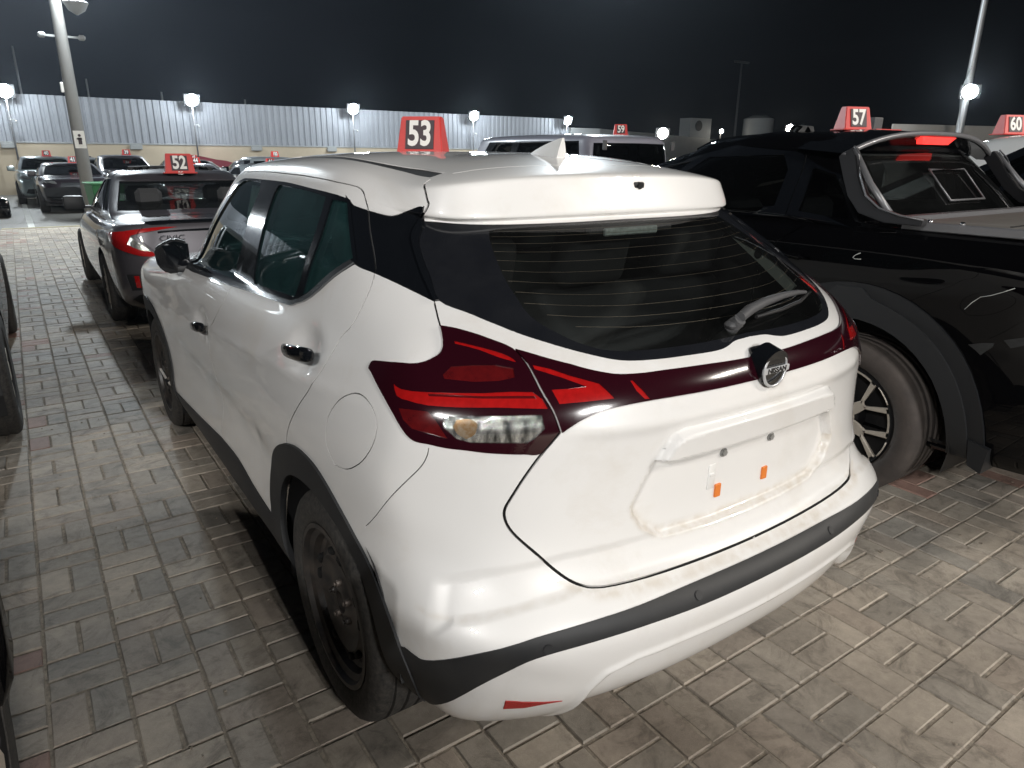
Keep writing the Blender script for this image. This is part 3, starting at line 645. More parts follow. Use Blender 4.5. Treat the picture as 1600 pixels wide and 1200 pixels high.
def digits_sign(name, label, x, y, z, rz, text, size=1.0, w=.30, hgt=.22, tilt=0, group=None, sub=None, txt_w=1.0, cat='number sign'):
    """hollow red plastic number block that stands on a car roof"""
    t = thing(name, label, cat, (x, y, z), rz, group); w *= size; hh = hgt*size
    b = MB(); d0, d1 = .095*size, .04*size; wt = w*.84
    P = [(-w/2, -d0, 0), (w/2, -d0, 0), (w/2, d0, 0), (-w/2, d0, 0)]; T = [(-wt/2, -d1, hh), (wt/2, -d1, hh), (wt/2, d1, hh), (-wt/2, d1, hh)]
    vb = [b.bm.verts.new(p) for p in P]; vt = [b.bm.verts.new(p) for p in T]
    b.bm.faces.new(vb[::-1]); b.bm.faces.new(vt)
    for i in range(4): b.bm.faces.new((vb[i], vb[(i+1) % 4], vt[(i+1) % 4], vt[i]))
    bmesh.ops.bevel(b.bm, geom=b.bm.edges[:], offset=.006*size, segments=2, affect='EDGES')
    b.box(-w/2-.02*size, w/2+.02*size, -d0-.015*size, d0+.015*size, 0, .012*size, .003*size)
    b.build('body', M['red_sign'], t, smooth=35)
    for sgn in (-1, 1):
        X = Vector((-sgn, 0, 0)) if sgn > 0 else Vector((1, 0, 0)); fn = Vector((0, -sgn*-1*1.0, 0)); up = Vector((0, -(sgn)*(d0-d1), hh)).normalized()
        yc = sgn*((d0+d1)/2+.003*size); c = Vector((0, yc, hh*.52)); nrm = X.cross(up)
        q = MB(); hw, h2 = .088*size*txt_w, .085*size
        q.prism([c+X*sx*hw+up*sy*h2-nrm*.001 for sx, sy in ((-1, -1), (1, -1), (1, 1), (-1, 1))], nrm*.0035); q.build('digit_panel', M['sign_black'], t)
        text_obj('digits', text, .205*size, M['sign_white'], t, c+nrm*.003*size, X, up, .0015, True, .74*txt_w)
        if sub: text_obj('letters', sub, .05*size, M['sign_white'], t, c-up*.115*size+nrm*.002, X, up, .001, True)
    return t
def build_kicks():
    car = thing('white_hatchback', 'white hatchback with black lower cladding in the foreground, red light bar across its tail', 'car')
    net = kicks_net(); S = Surf(net); S.cache()
    # --- relief: number-plate recess, grip bar, handle bowls, door hollows, lower bumper frame
    rec = np.array([(-.332,.905),(-.346,.875),(-.375,.821),(-.387,.799),(-.380,.772),(-.355,.738),(-.314,.710),(-.289,.699),(-.253,.696),(-.137,.692),(0,.690),(.1,.69),(.1,.905)])
    bar = np.array([(-.332,.901),(-.302,.952),(-.286,.965),(-.256,.970),(-.197,.973),(-.133,.974),(0,.975),(.1,.975),(.1,.880),(0,.880),(-.103,.884),(-.245,.890)])
    low = np.array([(-.60,.25),(-.535,.335),(-.515,.40),(-.485,.44),(-.42,.462),(-.30,.468),(0,.465),(.1,.465),(.1,.2),(-.6,.2)])
    low2 = np.array([(-.36,.25),(-.33,.30),(-.30,.325),(0,.325),(.1,.325),(.1,.2),(-.36,.2)])
    pocket = np.array([(-.33,.50),(-.33,.60),(-.33,.64),(-.28,.664),(-.19,.681),(-.087,.700),(.03,.713),(.147,.724),(.30,.724),(.75,.722),(.75,.634),(.35,.636),(.192,.639),(.067,.628),(-.05,.612),(-.165,.596),(-.222,.563)])
    def sd(x, z, poly):
        d = np.full(x.shape, 9.); n = len(poly)
        for i in range(n):
            a = poly[i-1]; b = poly[i]; e = b-a; t = np.clip(((x-a[0])*e[0]+(z-a[1])*e[1])/(e @ e+1e-12), 0, 1); d = np.minimum(d, np.hypot(x-a[0]-t*e[0], z-a[1]-t*e[1]))
        return np.where(in_poly(x, z, poly), -d, d)
    def sst(v, a, b): t = np.clip((v-a)/(b-a), 0, 1); return t*t*(3-2*t)
    def disp(P):
        x, y, z = P[..., 0], P[..., 1], P[..., 2]; o = np.zeros(x.shape); tail = (y < -.55)
        k = tail & (z > .6) & (z < 1.05) & (x > -.48)
        if k.any():
            o[k] += -.020*sst(-sd(x[k], z[k], rec), -.002, .014); o[k] += .024*sst(-sd(x[k], z[k], bar), -.004, .012)*(1+.0*z[k])
        k = tail & (z < .52)
        if k.any(): o[k] += -.014*sst(-sd(x[k], z[k], low), -.004, .018)+.005*np.exp(-((sd(x[k], z[k], low)-.008)/.011)**2)
        side = x < -.6
        for yc, zc in ((1.235, .885), (.06, 1.045)):
            d2 = ((y-yc)/.095)**2+((z-zc-.004)/.052)**2; o -= np.where(side, .020*np.exp(-d2**1.5), 0)
        o += np.where(side & (y > .3) & (y < 2.2), -.013*np.exp(-((z-.60)/.085)**2)*np.clip((y-.3)/.3, 0, 1)*np.clip((2.2-y)/.3, 0, 1), 0)
        zc = .985-.085*y                                        # shoulder crease through the door handles
        o += np.where(side, .0045*np.exp(-np.abs((z-zc)/.020)**1.6), 0)*np.clip((y+.5)/.5, 0, 1)
        # ledge under the bumper corner crease
        k = (y < -.42) & (x < -.02) & (z > .48) & (z < .78)
        if k.any():
            t_ = x[k]-y[k]; o[k] += -.0085*sst(-sd(t_, z[k], pocket), -.003, .020)*np.clip((.62-t_)/.25, 0, 1)*sst(t_, -.262, -.185)
        # crisp folds: hatch edge under the light bar
        o += np.where(tail, .005*np.exp(-((z-.995)/.018)**2)*np.clip((x+.56)/.10, 0, 1), 0)
        return o
    S.disp = disp
    C = Cut(S, 8, 4); m = M
    LD = .006
    # roof ditch
    ditch = [(-.50,.95,1.532),(-.526,.67,1.537),(-.535,.389,1.530),(-.515,.248,1.520),(-.481,.155,1.509),(-.456,.076,1.504),(-.444,-.020,1.495),(-.498,-.036,1.482),(-.509,.082,1.494),(-.537,.2,1.510),(-.562,.325,1.520),(-.575,.523,1.524),(-.56,.765,1.525),(-.535,.97,1.521)]
    C.region('roof_channel', ditch, -.003, m=m['black_plastic'], split=True)
    # lower cladding: sill
    C.region('sill_cladding', [(-.845,2.235,.27),(-.865,2.21,.33),(-.866,1.76,.372),(-.862,1.16,.427),(-.861,.896,.431),(-.864,.651,.404),(-.866,.431,.391),(-.845,.40,.24),(-.80,.42,.19),(-.80,1.2,.19),(-.80,2.2,.19)], .004, m=m['black_plastic'])
    # doors
    rear_edge = [(-.637,.108,1.454),(-.637,.075,1.441),(-.644,.043,1.415),(-.648,.028,1.402),(-.671,-.029,1.356),(-.692,-.095,1.308),(-.712,-.141,1.267),(-.735,-.158,1.218),(-.769,-.160,1.174),(-.786,-.152,1.145),(-.801,-.126,1.117),(-.825,-.108,1.07),(-.842,-.090,1.032),(-.860,-.047,.976),(-.873,.026,.91),(-.879,.1,.839),(-.878,.147,.785),(-.876,.167,.751)]
    top_edge = [(-.640,1.21,1.466),(-.647,1.148,1.471),(-.66,.815,1.478),(-.665,.617,1.477),(-.667,.355,1.473),(-.658,.213,1.465),(-.646,.145,1.46)]
    mid_edge = [(-.81,.868,1.093),(-.827,.892,1.065),(-.847,.925,1.017),(-.862,.995,.955),(-.868,1.066,.906),(-.870,1.098,.87),(-.871,1.112,.829),(-.868,1.122,.751),(-.862,1.122,.66),(-.858,1.118,.57),(-.858,1.128,.51),(-.860,1.165,.445),(-.861,1.17,.425)]
    front_edge = [(-.835,1.99,1.02),(-.860,2.02,.94),(-.869,2.05,.895),(-.874,2.14,.821),(-.875,2.20,.755),(-.871,2.24,.69),(-.865,2.26,.603),(-.860,2.26,.523),(-.862,2.24,.437),(-.866,2.20,.36),(-.865,2.19,.335)]
    C.region('rear_door', top_edge[1:]+rear_edge+[(-.87,.30,.69),(-.862,.40,.60),(-.86,.45,.50),(-.862,.47,.41),(-.864,.651,.404),(-.861,.896,.431),(-.861,1.17,.425)]+mid_edge[::-1]+[(-.75,.845,1.26),(-.66,.86,1.478)], 0, m=m['white_dirty'])
    C.region('front_door', [(-.640,1.21,1.466)]+[(-.66,.86,1.478),(-.75,.845,1.26)]+mid_edge+[(-.866,1.76,.372),(-.865,2.19,.335)]+front_edge[::-1]+[(-.79,1.93,1.07),(-.735,1.70,1.19),(-.70,1.50,1.31),(-.67,1.36,1.39)], 0, m=m['white_dirty'])
    # tail hatch
    gap_r = [(-.44,-.052,1.491),(-.358,-.063,1.502),(-.242,-.083,1.509),(-.113,-.096,1.512),(0,-.102,1.512)]
    spg = [(-.509,-.055,1.475),(-.524,-.067,1.468),(-.537,-.079,1.46),(-.549,-.115,1.431),(-.550,-.122,1.415),(-.564,-.106,1.388)]
    hl = [(-.595,-.122,1.36),(-.613,-.145,1.34),(-.626,-.184,1.314),(-.642,-.252,1.271),(-.654,-.329,1.223),(-.665,-.364,1.196),(-.671,-.388,1.180)]
    hl2 = [(-.651,-.417,1.177),(-.63,-.449,1.171),(-.577,-.535,1.146)]
    seam = [(-.577,-.535,1.146),(-.572,-.604,1.097),(-.562,-.653,1.041),(-.554,-.672,.997)]
    hlow = [(-.590,-.658,.954),(-.621,-.642,.904),(-.646,-.629,.857),(-.657,-.623,.833),(-.658,-.623,.812),(-.652,-.631,.789),(-.637,-.645,.765),(-.604,-.670,.727),(-.577,-.692,.695),(-.546,-.714,.667),(-.521,-.728,.653),(-.497,-.739,.646),(-.443,-.752,.640),(-.25,-.772,.631),(0,-.780,.628)]
    C.region('tail_hatch', [gap_r[-1]]+gap_r[::-1][1:]+spg+hl+hl2+seam[1:]+hlow, 0, m=m['white_dirty'])
    # rear quarter black panel under the floating roof
    lip = [(-.655,.140,1.430),(-.661,.103,1.418),(-.665,.08,1.412),(-.650,.032,1.402),(-.636,-.004,1.396),(-.622,-.031,1.392),(-.607,-.047,1.393),(-.582,-.078,1.405),(-.562,-.100,1.413),(-.553,-.112,1.410),(-.560,-.104,1.392)]
    C.region('pillar_panel', lip+hl[:5]+[(-.676,-.269,1.239),(-.696,-.209,1.254),(-.713,-.141,1.266),(-.727,-.061,1.277),(-.72,-.01,1.30)], -.002, m=m['gloss_black'])
    # windows
    dlo = [(-.80,1.86,1.052),(-.826,1.60,1.055),(-.823,1.224,1.072),(-.814,.901,1.087),(-.804,.568,1.107),(-.799,.288,1.124),(-.796,.237,1.131),(-.792,.204,1.141),(-.764,.042,1.22),(-.731,-.052,1.275),(-.725,-.056,1.283),(-.718,-.045,1.297),(-.691,.032,1.359),(-.663,.105,1.423),(-.672,.161,1.432),(-.679,.237,1.438),(-.682,.384,1.445),(-.679,.568,1.452),(-.678,.707,1.453),(-.675,.863,1.452),(-.669,1.049,1.45),(-.664,1.16,1.443),(-.672,1.27,1.410),(-.70,1.42,1.315),(-.735,1.62,1.195)]
    C.region('window_frame', dlo, .001, m=m['gloss_black'])
    C.region('front_window', [(-.800,1.70,1.078),(-.805,1.578,1.08),(-.802,1.249,1.095),(-.798,.981,1.106),(-.797,.915,1.109),(-.759,.918,1.21),(-.722,.888,1.334),(-.693,.853,1.411),(-.679,.869,1.444),(-.673,1.037,1.444),(-.671,1.150,1.433),(-.682,1.25,1.395),(-.712,1.41,1.29),(-.745,1.57,1.185)], -.005, m=m['glass_side'], depth=.008)
    C.region('rear_window', [(-.791,.662,1.128),(-.789,.436,1.142),(-.788,.252,1.151),(-.756,.231,1.249),(-.722,.215,1.341),(-.684,.226,1.425),(-.685,.323,1.434),(-.685,.433,1.439),(-.684,.648,1.442),(-.693,.672,1.419),(-.712,.687,1.368),(-.744,.702,1.275),(-.774,.704,1.171)], -.005, m=m['glass_side'], depth=.008)
    C.region('quarter_window', [(-.684,.190,1.421),(-.669,.111,1.416),(-.72,-.027,1.299),(-.726,-.032,1.288),(-.76,.061,1.231),(-.784,.196,1.165),(-.784,.205,1.163),(-.757,.195,1.245),(-.725,.176,1.331)], -.005, m=m['glass_side'], depth=.008)
    C.region('window_trim', [(-.81,1.62,1.066),(-.812,1.25,1.082),(-.802,.943,1.102),(-.797,.6,1.120),(-.792,.303,1.136),(-.790,.237,1.145),(-.762,.064,1.227),(-.727,-.038,1.285),(-.725,-.050,1.281),(-.73,-.050,1.275),(-.764,.042,1.22),(-.792,.204,1.141),(-.796,.237,1.131),(-.799,.288,1.124),(-.804,.568,1.107),(-.814,.901,1.087),(-.822,1.25,1.070),(-.825,1.62,1.053)], .007, m=m['trim_highlight'])
    # rear glass
    gl = [(-.564,-.110,1.380),(-.571,-.128,1.372),(-.591,-.148,1.35),(-.605,-.168,1.334),(-.618,-.206,1.308),(-.632,-.273,1.266),(-.644,-.336,1.224),(-.604,-.417,1.202),(-.544,-.517,1.171),(-.503,-.566,1.156),(-.458,-.609,1.141),(-.406,-.648,1.127),(-.365,-.668,1.121),(-.303,-.685,1.118),(-.22,-.699,1.117),(-.13,-.708,1.117),(-.09,-.705,1.121),(-.055,-.698,1.128),(0,-.696,1.130)]
    gl_top = [(0,-.245,1.373),(-.20,-.240,1.373),(-.38,-.214,1.375),(-.49,-.172,1.378),(-.535,-.140,1.381)]
    C.region('hatch_trim', [(-.551,-.112,1.412),(-.562,-.100,1.392)]+hl[:5]+[(-.644,-.336,1.224),(-.632,-.273,1.266),(-.618,-.206,1.308),(-.605,-.168,1.334),(-.591,-.148,1.35),(-.568,-.125,1.375)], .006, m=m['gloss_black'])
    C.region('rear_glass_border', gl_top+gl, .0005, m=m['frit'])
    C.region('rear_glass', [(0,-.256,1.368),(-.185,-.252,1.368),(-.299,-.240,1.367),(-.399,-.222,1.363),(-.434,-.217,1.358),(-.451,-.246,1.34),(-.467,-.288,1.315),(-.481,-.335,1.287),(-.491,-.375,1.264),(-.498,-.426,1.236),(-.502,-.475,1.208),(-.494,-.513,1.189),(-.473,-.553,1.172),(-.44,-.597,1.152),(-.39,-.635,1.139),(-.31,-.661,1.135),(-.225,-.676,1.134),(-.149,-.684,1.134),(0,-.686,1.137)], .0005, m=m['glass_rear'], depth=.004)
    # tail lamps
    lo = [(-.797,-.322,1.104),(-.778,-.386,1.112),(-.754,-.425,1.115),(-.728,-.440,1.122),(-.706,-.443,1.132),(-.692,-.435,1.144),(-.680,-.412,1.163),(-.672,-.388,1.180),(-.651,-.417,1.177),(-.630,-.449,1.171),(-.612,-.478,1.164),(-.578,-.535,1.146),(-.572,-.604,1.097),(-.562,-.653,1.041),(-.554,-.672,.997),(-.592,-.657,.957),(-.622,-.640,.956),(-.650,-.623,.957),(-.689,-.597,.960),(-.724,-.571,.965),(-.752,-.548,.968),(-.779,-.523,.974),(-.804,-.494,.981),(-.816,-.447,1.021),(-.814,-.368,1.061),(-.809,-.309,1.085),(-.804,-.308,1.094)]
    C.region('tail_lamp', lo, .005, m=m['lens_dark'], depth=.02)
    C.region('tail_lamp_upper_stripe', [(-.667,-.441,1.155),(-.63,-.492,1.147),(-.602,-.53,1.138),(-.590,-.552,1.130),(-.588,-.560,1.123),(-.612,-.532,1.131),(-.636,-.494,1.142),(-.669,-.447,1.150)], .003, m=m['lens_red'], sub=2)
    C.region('tail_lamp_block', [(-.721,-.484,1.1),(-.699,-.482,1.114),(-.663,-.509,1.118),(-.625,-.539,1.119),(-.599,-.565,1.115),(-.605,-.58,1.099),(-.634,-.566,1.093),(-.676,-.536,1.09),(-.722,-.493,1.093)], .002, m=m['lens_mid'], sub=1)
    C.region('tail_lamp_bar', [(-.798,-.411,1.076),(-.793,-.438,1.069),(-.758,-.489,1.070),(-.673,-.559,1.072),(-.586,-.617,1.075),(-.569,-.647,1.045),(-.653,-.594,1.048),(-.712,-.552,1.047),(-.767,-.504,1.048),(-.792,-.467,1.052),(-.803,-.435,1.056)], .003, m=m['lens_red'], sub=2)
    C.region('tail_lamp_bar_groove', [(-.755,-.485,1.0625),(-.673,-.559,1.0645),(-.584,-.620,1.067),(-.582,-.624,1.062),(-.673,-.562,1.060),(-.755,-.489,1.058)], .001, m=m['lens_mid'], sub=1)
    C.region('side_reflector', [(-.808,-.453,1.035),(-.77,-.509,1.037),(-.763,-.526,1.023),(-.749,-.55,.988),(-.773,-.527,.995),(-.8,-.494,1.002),(-.808,-.472,1.016)], .003, m=m['lens_mid'], sub=1)
    C.region('reversing_lamp', [(-.749,-.534,1.031),(-.669,-.592,1.033),(-.583,-.645,1.034),(-.582,-.655,1.008),(-.602,-.648,.988),(-.616,-.642,.98),(-.665,-.612,.981),(-.712,-.579,.981),(-.734,-.561,.988),(-.753,-.54,1.011)], .003, m=m['clear_lens'], sub=1)
    C.region('turn_bulb', [(-.728,-.552,1.024),(-.706,-.568,1.026),(-.694,-.577,1.016),(-.698,-.573,.996),(-.712,-.564,.987),(-.726,-.553,.996),(-.733,-.547,1.01)], .0035, m=m['amber'])
    li = [(-.576,-.537,1.1455),(-.548,-.570,1.137),(-.505,-.612,1.123),(-.456,-.652,1.108),(-.418,-.676,1.101),(-.361,-.696,1.098),(-.30,-.708,1.097),(-.20,-.724,1.096),(-.10,-.735,1.095),(0,-.738,1.094),(0,-.764,1.049),(-.10,-.761,1.049),(-.20,-.755,1.049),(-.315,-.737,1.048),(-.39,-.720,1.045),(-.459,-.698,1.037),(-.505,-.686,1.023),(-.535,-.678,1.008),(-.551,-.673,.998),(-.559,-.655,1.041),(-.569,-.606,1.097)]
    C.region('light_bar', li, .006, m=m['lens_dark'], depth=.02)
    C.region('light_bar_arrow', [(-.563,-.584,1.12),(-.538,-.606,1.114),(-.506,-.637,1.101),(-.457,-.673,1.085),(-.446,-.688,1.071),(-.436,-.699,1.057),(-.495,-.678,1.055),(-.546,-.655,1.053),(-.551,-.634,1.078),(-.52,-.65,1.079),(-.485,-.665,1.082),(-.521,-.633,1.097),(-.551,-.605,1.108),(-.564,-.592,1.113)], .004, m=m['lens_red'], sub=1)
    C.region('light_bar_accent', [(-.391,-.696,1.086),(-.385,-.698,1.086),(-.370,-.716,1.065),(-.360,-.726,1.050),(-.372,-.723,1.051),(-.386,-.712,1.068)], .004, m=m['lens_red'], sub=1)
    # black band of the rear bumper with its wide black corner, white apron below
    bt = [(-.842,-.478,.472),(-.836,-.530,.482),(-.827,-.570,.490),(-.777,-.666,.545),(-.70,-.718,.572),(-.639,-.744,.586),(-.55,-.772,.596),(-.458,-.792,.601),(-.263,-.808,.605),(0,-.816,.606)]
    bb = [(0,-.845,.563),(-.25,-.838,.563),(-.42,-.815,.563),(-.562,-.782,.556),(-.66,-.746,.539),(-.715,-.707,.501),(-.768,-.657,.444),(-.804,-.594,.380)]
    arch_o = [(-.86,.458,.24),(-.865,.445,.40),(-.861,.457,.46),(-.859,.440,.54),(-.864,.392,.61),(-.868,.330,.668),(-.873,.25,.718),(-.877,.155,.757),(-.877,.05,.781),(-.874,-.06,.778),(-.869,-.133,.751),(-.86,-.2,.705),(-.852,-.252,.662),(-.846,-.305,.622),(-.843,-.36,.580),(-.842,-.42,.532),(-.842,-.478,.472)]
    C.region('bumper_band', bt+bb+[(-.79,-.52,.345),(-.80,-.44,.33),(-.82,-.40,.40)], .003, m=m['black_plastic'])
    C.region('wheel_arch_trim', arch_o+[(-.830,-.52,.40),(-.79,-.50,.32),(-.80,-.30,.28),(-.82,.0,.27),(-.85,.30,.20)], .007, m=m['black_plastic'], depth=.02)
    fc = (2.62, .325)
    def ring(cy, cz, ro, x=-.866, a0=0, n=28): return [(x, cy+ro*math.cos(2*math.pi*k/n+a0), cz+ro*math.sin(2*math.pi*k/n+a0)) for k in range(n)]
    C.region('front_arch_trim', [p for p in ring(2.62, .34, .435) if p[2] > .23]+[(-.85,2.19,.22)]+[(-.83,3.03,.22)][:0], .007, m=m['black_plastic'], depth=.02)
    C.region('opening', [(-.84,.262,.17),(-.863,.302,.26),(-.863,.333,.36),(-.86,.345,.44),(-.86,.325,.52),(-.862,.262,.595),(-.864,.18,.648),(-.868,.085,.675),(-.868,0,.682),(-.866,-.06,.675),(-.857,-.166,.640),(-.849,-.251,.588),(-.848,-.303,.540),(-.848,-.357,.475),(-.82,-.395,.40),(-.79,-.405,.33),(-.76,-.40,.24),(-.74,-.30,.18),(-.78,0,.17)], hole=True)
    C.region('opening', [p for p in ring(2.62, .33, .365) if p[2] > .17]+[(-.8,2.29,.17)], hole=True)
    # front end: windscreen, grille, lamps
    C.region('windscreen', [], uv=[(11.9, 19.2), (18, 19.3), (18, 14.2), (11.6, 14.2)], off=-.002, m=m['glass_side'], depth=.008)
    C.region('grille', [], uv=[(15.4, 4), (18, 4), (18, 9), (15.8, 9)], off=-.01, m=m['black_plastic'])
    C.region('headlamp', [], uv=[(14.2, 9.4), (15.9, 9.2), (15.7, 10.6), (14.4, 10.8)], off=.001, m=m['clear_lens'])
    C.region('bumper_reflector', [(-.702,-.696,.412),(-.664,-.711,.402),(-.62,-.727,.391),(-.579,-.740,.3825),(-.62,-.727,.384),(-.66,-.710,.381),(-.704,-.690,.386)], .002, m=m['reflector'], sub=1)
    # gaps
    dk = m['dark']
    dg = m['gap_grey']; C.gap(top_edge[:-2], .0035, m=dk, name='gap'); C.gap(top_edge[-3:]+rear_edge, .0038, m=dg, name='gap_door'); C.gap([(-.66,.86,1.478),(-.664,.862,1.455)], .003, 2, m=dk)
    C.gap(mid_edge, .0034, m=dg, name='gap_door'); C.gap(front_edge, .0034, m=dg, name='gap_door')
    C.gap([gap_r[-1]]+gap_r[::-1][1:], .004, m=dk); C.gap(spg, .006, m=dk)
    C.gap([(-.671,-.386,1.181)]+hl[-2::-1][:2], .004, 2, m=dk)
    C.gap(seam, .003, m=dk); C.gap([(-.556,-.671,.997)]+hlow, .0065, m=dk)
    C.gap([(-.78,-.523,.964),(-.783,-.519,.944),(-.792,-.506,.917),(-.814,-.477,.877),(-.834,-.425,.815),(-.845,-.362,.745),(-.848,-.318,.705)], .0022, m=dg, name='gap_door')
    C.gap([(-.836,-.287,1.026),(-.832,-.337,1.026),(-.833,-.378,1.009),(-.838,-.398,.982),(-.846,-.392,.943),(-.857,-.352,.89),(-.865,-.279,.843),(-.870,-.208,.828),(-.872,-.17,.859),(-.87,-.161,.9),(-.863,-.177,.948),(-.849,-.226,.997)], .0028, 4, closed=True, m=dg, name='gap_door')
    def crease(poly, y, closed=False, offs=(-.002, .006, .016)):
        P2 = np.array([p for p in poly if p[0] <= 0]);
        for o_ in offs:
            cx_, cz_ = P2[:, 0].mean()*0, P2[:, 1].mean(); q_ = []
            for i_, p in enumerate(P2):
                a_ = P2[max(i_-1, 0)]; c_ = P2[min(i_+1, len(P2)-1)]; tn = (c_-a_)/(np.linalg.norm(c_-a_)+1e-9); nn = np.array([-tn[1], tn[0]])
                if nn @ (np.array([cx_, cz_])-p) < 0: nn = -nn
                q_.append(p+nn*o_)
            q_ = np.array(q_); q_[:, 0] = np.where(np.abs(P2[:, 0]) < 1e-6, 0, np.minimum(q_[:, 0], -.0))
            C.lines.append(C.map([(x, y, z) for x, z in q_], False, 4))
    crease(rec[:-2], -.74); crease([p for p in bar[:7]], -.755, offs=(-.004, .002, .007, .012)); crease([bar[9], bar[10], bar[11], bar[0]], -.745, offs=(-.004, .002, .007, .012)); crease(low[1:7], -.80, offs=(-.006, 0, .006, .012))
    gx, gv_ = np.meshgrid(np.linspace(.02, 2.6, 60), np.linspace(7.2, 11.2, 60)); C.extra = C.fw(gx.ravel(), gv_.ravel())
    gx, gv_ = np.meshgrid(np.linspace(1.2, 5.2, 90), np.linspace(3.6, 9.2, 80)); C.extra = np.concatenate([C.extra, C.fw(gx.ravel(), gv_.ravel())])
    gx, gv_ = np.meshgrid(np.linspace(.02, 3.4, 80), np.linspace(.6, 4.0, 50)); C.extra = np.concatenate([C.extra, C.fw(gx.ravel(), gv_.ravel())])
    names = C.run('body_shell', m['white_dirty'])
    P = {}
    gapline = np.array([(p[0], p[2]) for p in hlow])
    def dline(x, z, L_):
        d = np.full(x.shape, 9.)
        for a, b_ in zip(L_[:-1], L_[1:]):
            e = b_-a; t = np.clip(((x-a[0])*e[0]+(z-a[1])*e[1])/(e @ e+1e-12), 0, 1); d = np.minimum(d, np.hypot(x-a[0]-t*e[0], z-a[1]-t*e[1]))
        return d
    def grime(co_):
        x, y, z = -np.abs(co_[:, 0]), co_[:, 1], co_[:, 2]; g = np.zeros(len(x)); tail = y < -.52
        r = sd(x, z, rec); g += np.where(tail & (z < .80), .48*np.exp(-((r+.010)/.011)**2), 0)+np.where(tail & (z < .9), .2*np.exp(-(r/.006)**2), 0)
        d = dline(x, z, gapline); g += np.where(tail & (z < .665), .42*np.exp(-((d-.012)/.010)**2)*(z < np.interp(x, gapline[:, 0][np.argsort(gapline[:, 0])], gapline[:, 1][np.argsort(gapline[:, 0])])+.004), 0)
        t_ = x-y; k = tail & (t_ < .25); zz = np.interp(t_, [-.2, -.05, .067, .192], [.600, .618, .634, .643]); g += np.where(k, .22*np.exp(-((z-zz)/.006)**2), 0)
        g += np.where(z < .42, .30*(1-(z-.25)/.17).clip(0, 1), 0)+np.where((x < -.8) & (z < .62), .25*(1-(z-.4)/.22).clip(0, 1), 0)
        return np.clip(g, 0, 1)
    def E(n, side='both', ob=None, parent=car, **k):
        o = C.emit(n, parent, side, ob, **k)
        if o is not None and o.data.materials[0] is m['white_dirty']:
            nv_ = len(o.data.vertices); co_ = np.zeros(nv_*3); o.data.vertices.foreach_get('co', co_); at_ = o.data.attributes.new('grime', 'FLOAT', 'POINT'); at_.data.foreach_set('value', grime(co_.reshape(-1, 3)).astype(np.float32))
        return o
    E('body_shell'); 
    hatch = E('tail_hatch')
    E('rear_glass_border', parent=hatch, ob='glass_border'); rg = E('rear_glass', parent=hatch, ob='rear_glass')
    E('hatch_trim', 'L', 'side_trim', hatch); E('hatch_trim', 'R', 'side_trim', hatch)
    lb = E('light_bar', parent=hatch)
    # sub-parts stay at the third level: children of the car's lamps
    for sd_ in ('L', 'R'):
        fd = E('front_door', sd_, 'front_door'); rd = E('rear_door', sd_, 'rear_door')
        E('window_frame', sd_, 'window_frame'); E('pillar_panel', sd_, 'pillar_panel')
        E('front_window', sd_, 'front_window'); E('rear_window', sd_, 'rear_window'); E('quarter_window', sd_, 'quarter_window'); E('window_trim', sd_, 'window_trim')
        tl = E('tail_lamp', sd_, 'tail_lamp')
        for n in ('tail_lamp_upper_stripe', 'tail_lamp_block', 'tail_lamp_bar', 'tail_lamp_bar_groove'): E(n, sd_, 'red_light_guide', tl)
        E('side_reflector', sd_, 'side_reflector', tl); E('reversing_lamp', sd_, 'reversing_lamp', tl); E('turn_bulb', sd_, 'turn_signal', tl)
        E('roof_channel', sd_, 'roof_channel'); E('sill_cladding', sd_, 'sill_cladding'); E('wheel_arch_trim', sd_, 'wheel_arch_trim'); E('front_arch_trim', sd_, 'wheel_arch_trim'); E('bumper_reflector', sd_, 'bumper_reflector'); E('headlamp', sd_, 'headlamp')
    for sd_ in ('L', 'R'): E('light_bar_arrow', sd_, 'light_arrow'); E('light_bar_accent', sd_, 'light_accent')
    E('bumper_band'); E('windscreen'); E('grille'); pg_ = E('gap', ob='panel_gaps', depth=0); pg_['kind'] = 'stuff'; pg_ = E('gap_door', ob='door_gaps', depth=0); pg_['kind'] = 'stuff'
    # dark inner lining follows the shell 25 mm inside it
    keep = ('body_shell', 'tail_hatch', 'front_door', 'rear_door', 'window_frame', 'pillar_panel', 'hatch_trim', 'roof_channel', 'tail_lamp', 'light_bar', 'sill_cladding', 'bumper_band')
    fs = np.concatenate([names[k]['faces'] for k in keep if k in names]); names['lining'] = dict(faces=fs, off=-.028, m=m['interior'], depth=0, hole=False)
    E('lining', ob='inner_lining', flip=True)
    # ---- interior
    s = MB(); s.box(-.62, .62, -.50, 2.3, .30, .34); s.box(-.60, .60, -.52, -.49, .3, .62); s.build('floor_panel', m['interior'], car)
    s = MB(); s.box(-.70, .70, 1.75, 2.2, .62, .98, .06, seg=3); s.build('dashboard', m['interior'], car, smooth=40)
    def seat(x, y, w, name='front_seat'):
        st = MB(); st.box(x-w/2, x+w/2, y-.05, y+.50, .42, .58, .05, seg=3)
        st.box(-w/2, w/2, -.06, .06, 0, .62, .05, rot=Matrix.Rotation(R(18), 3, 'X'), at=Vector((x, y, .56)), seg=3)
        for hx in ([0] if w < .8 else [-.42, 0, .42]): st.box(-.13, .13, -.05, .05, 0, .17, .04, rot=Matrix.Rotation(R(14), 3, 'X'), at=Vector((x+hx, y-.21, 1.17)), seg=3)
        st.build(name, m['seat'], car, smooth=40)
    seat(-.37, .92, .52); seat(.37, .92, .52); seat(0, .13, 1.28, 'rear_seat')
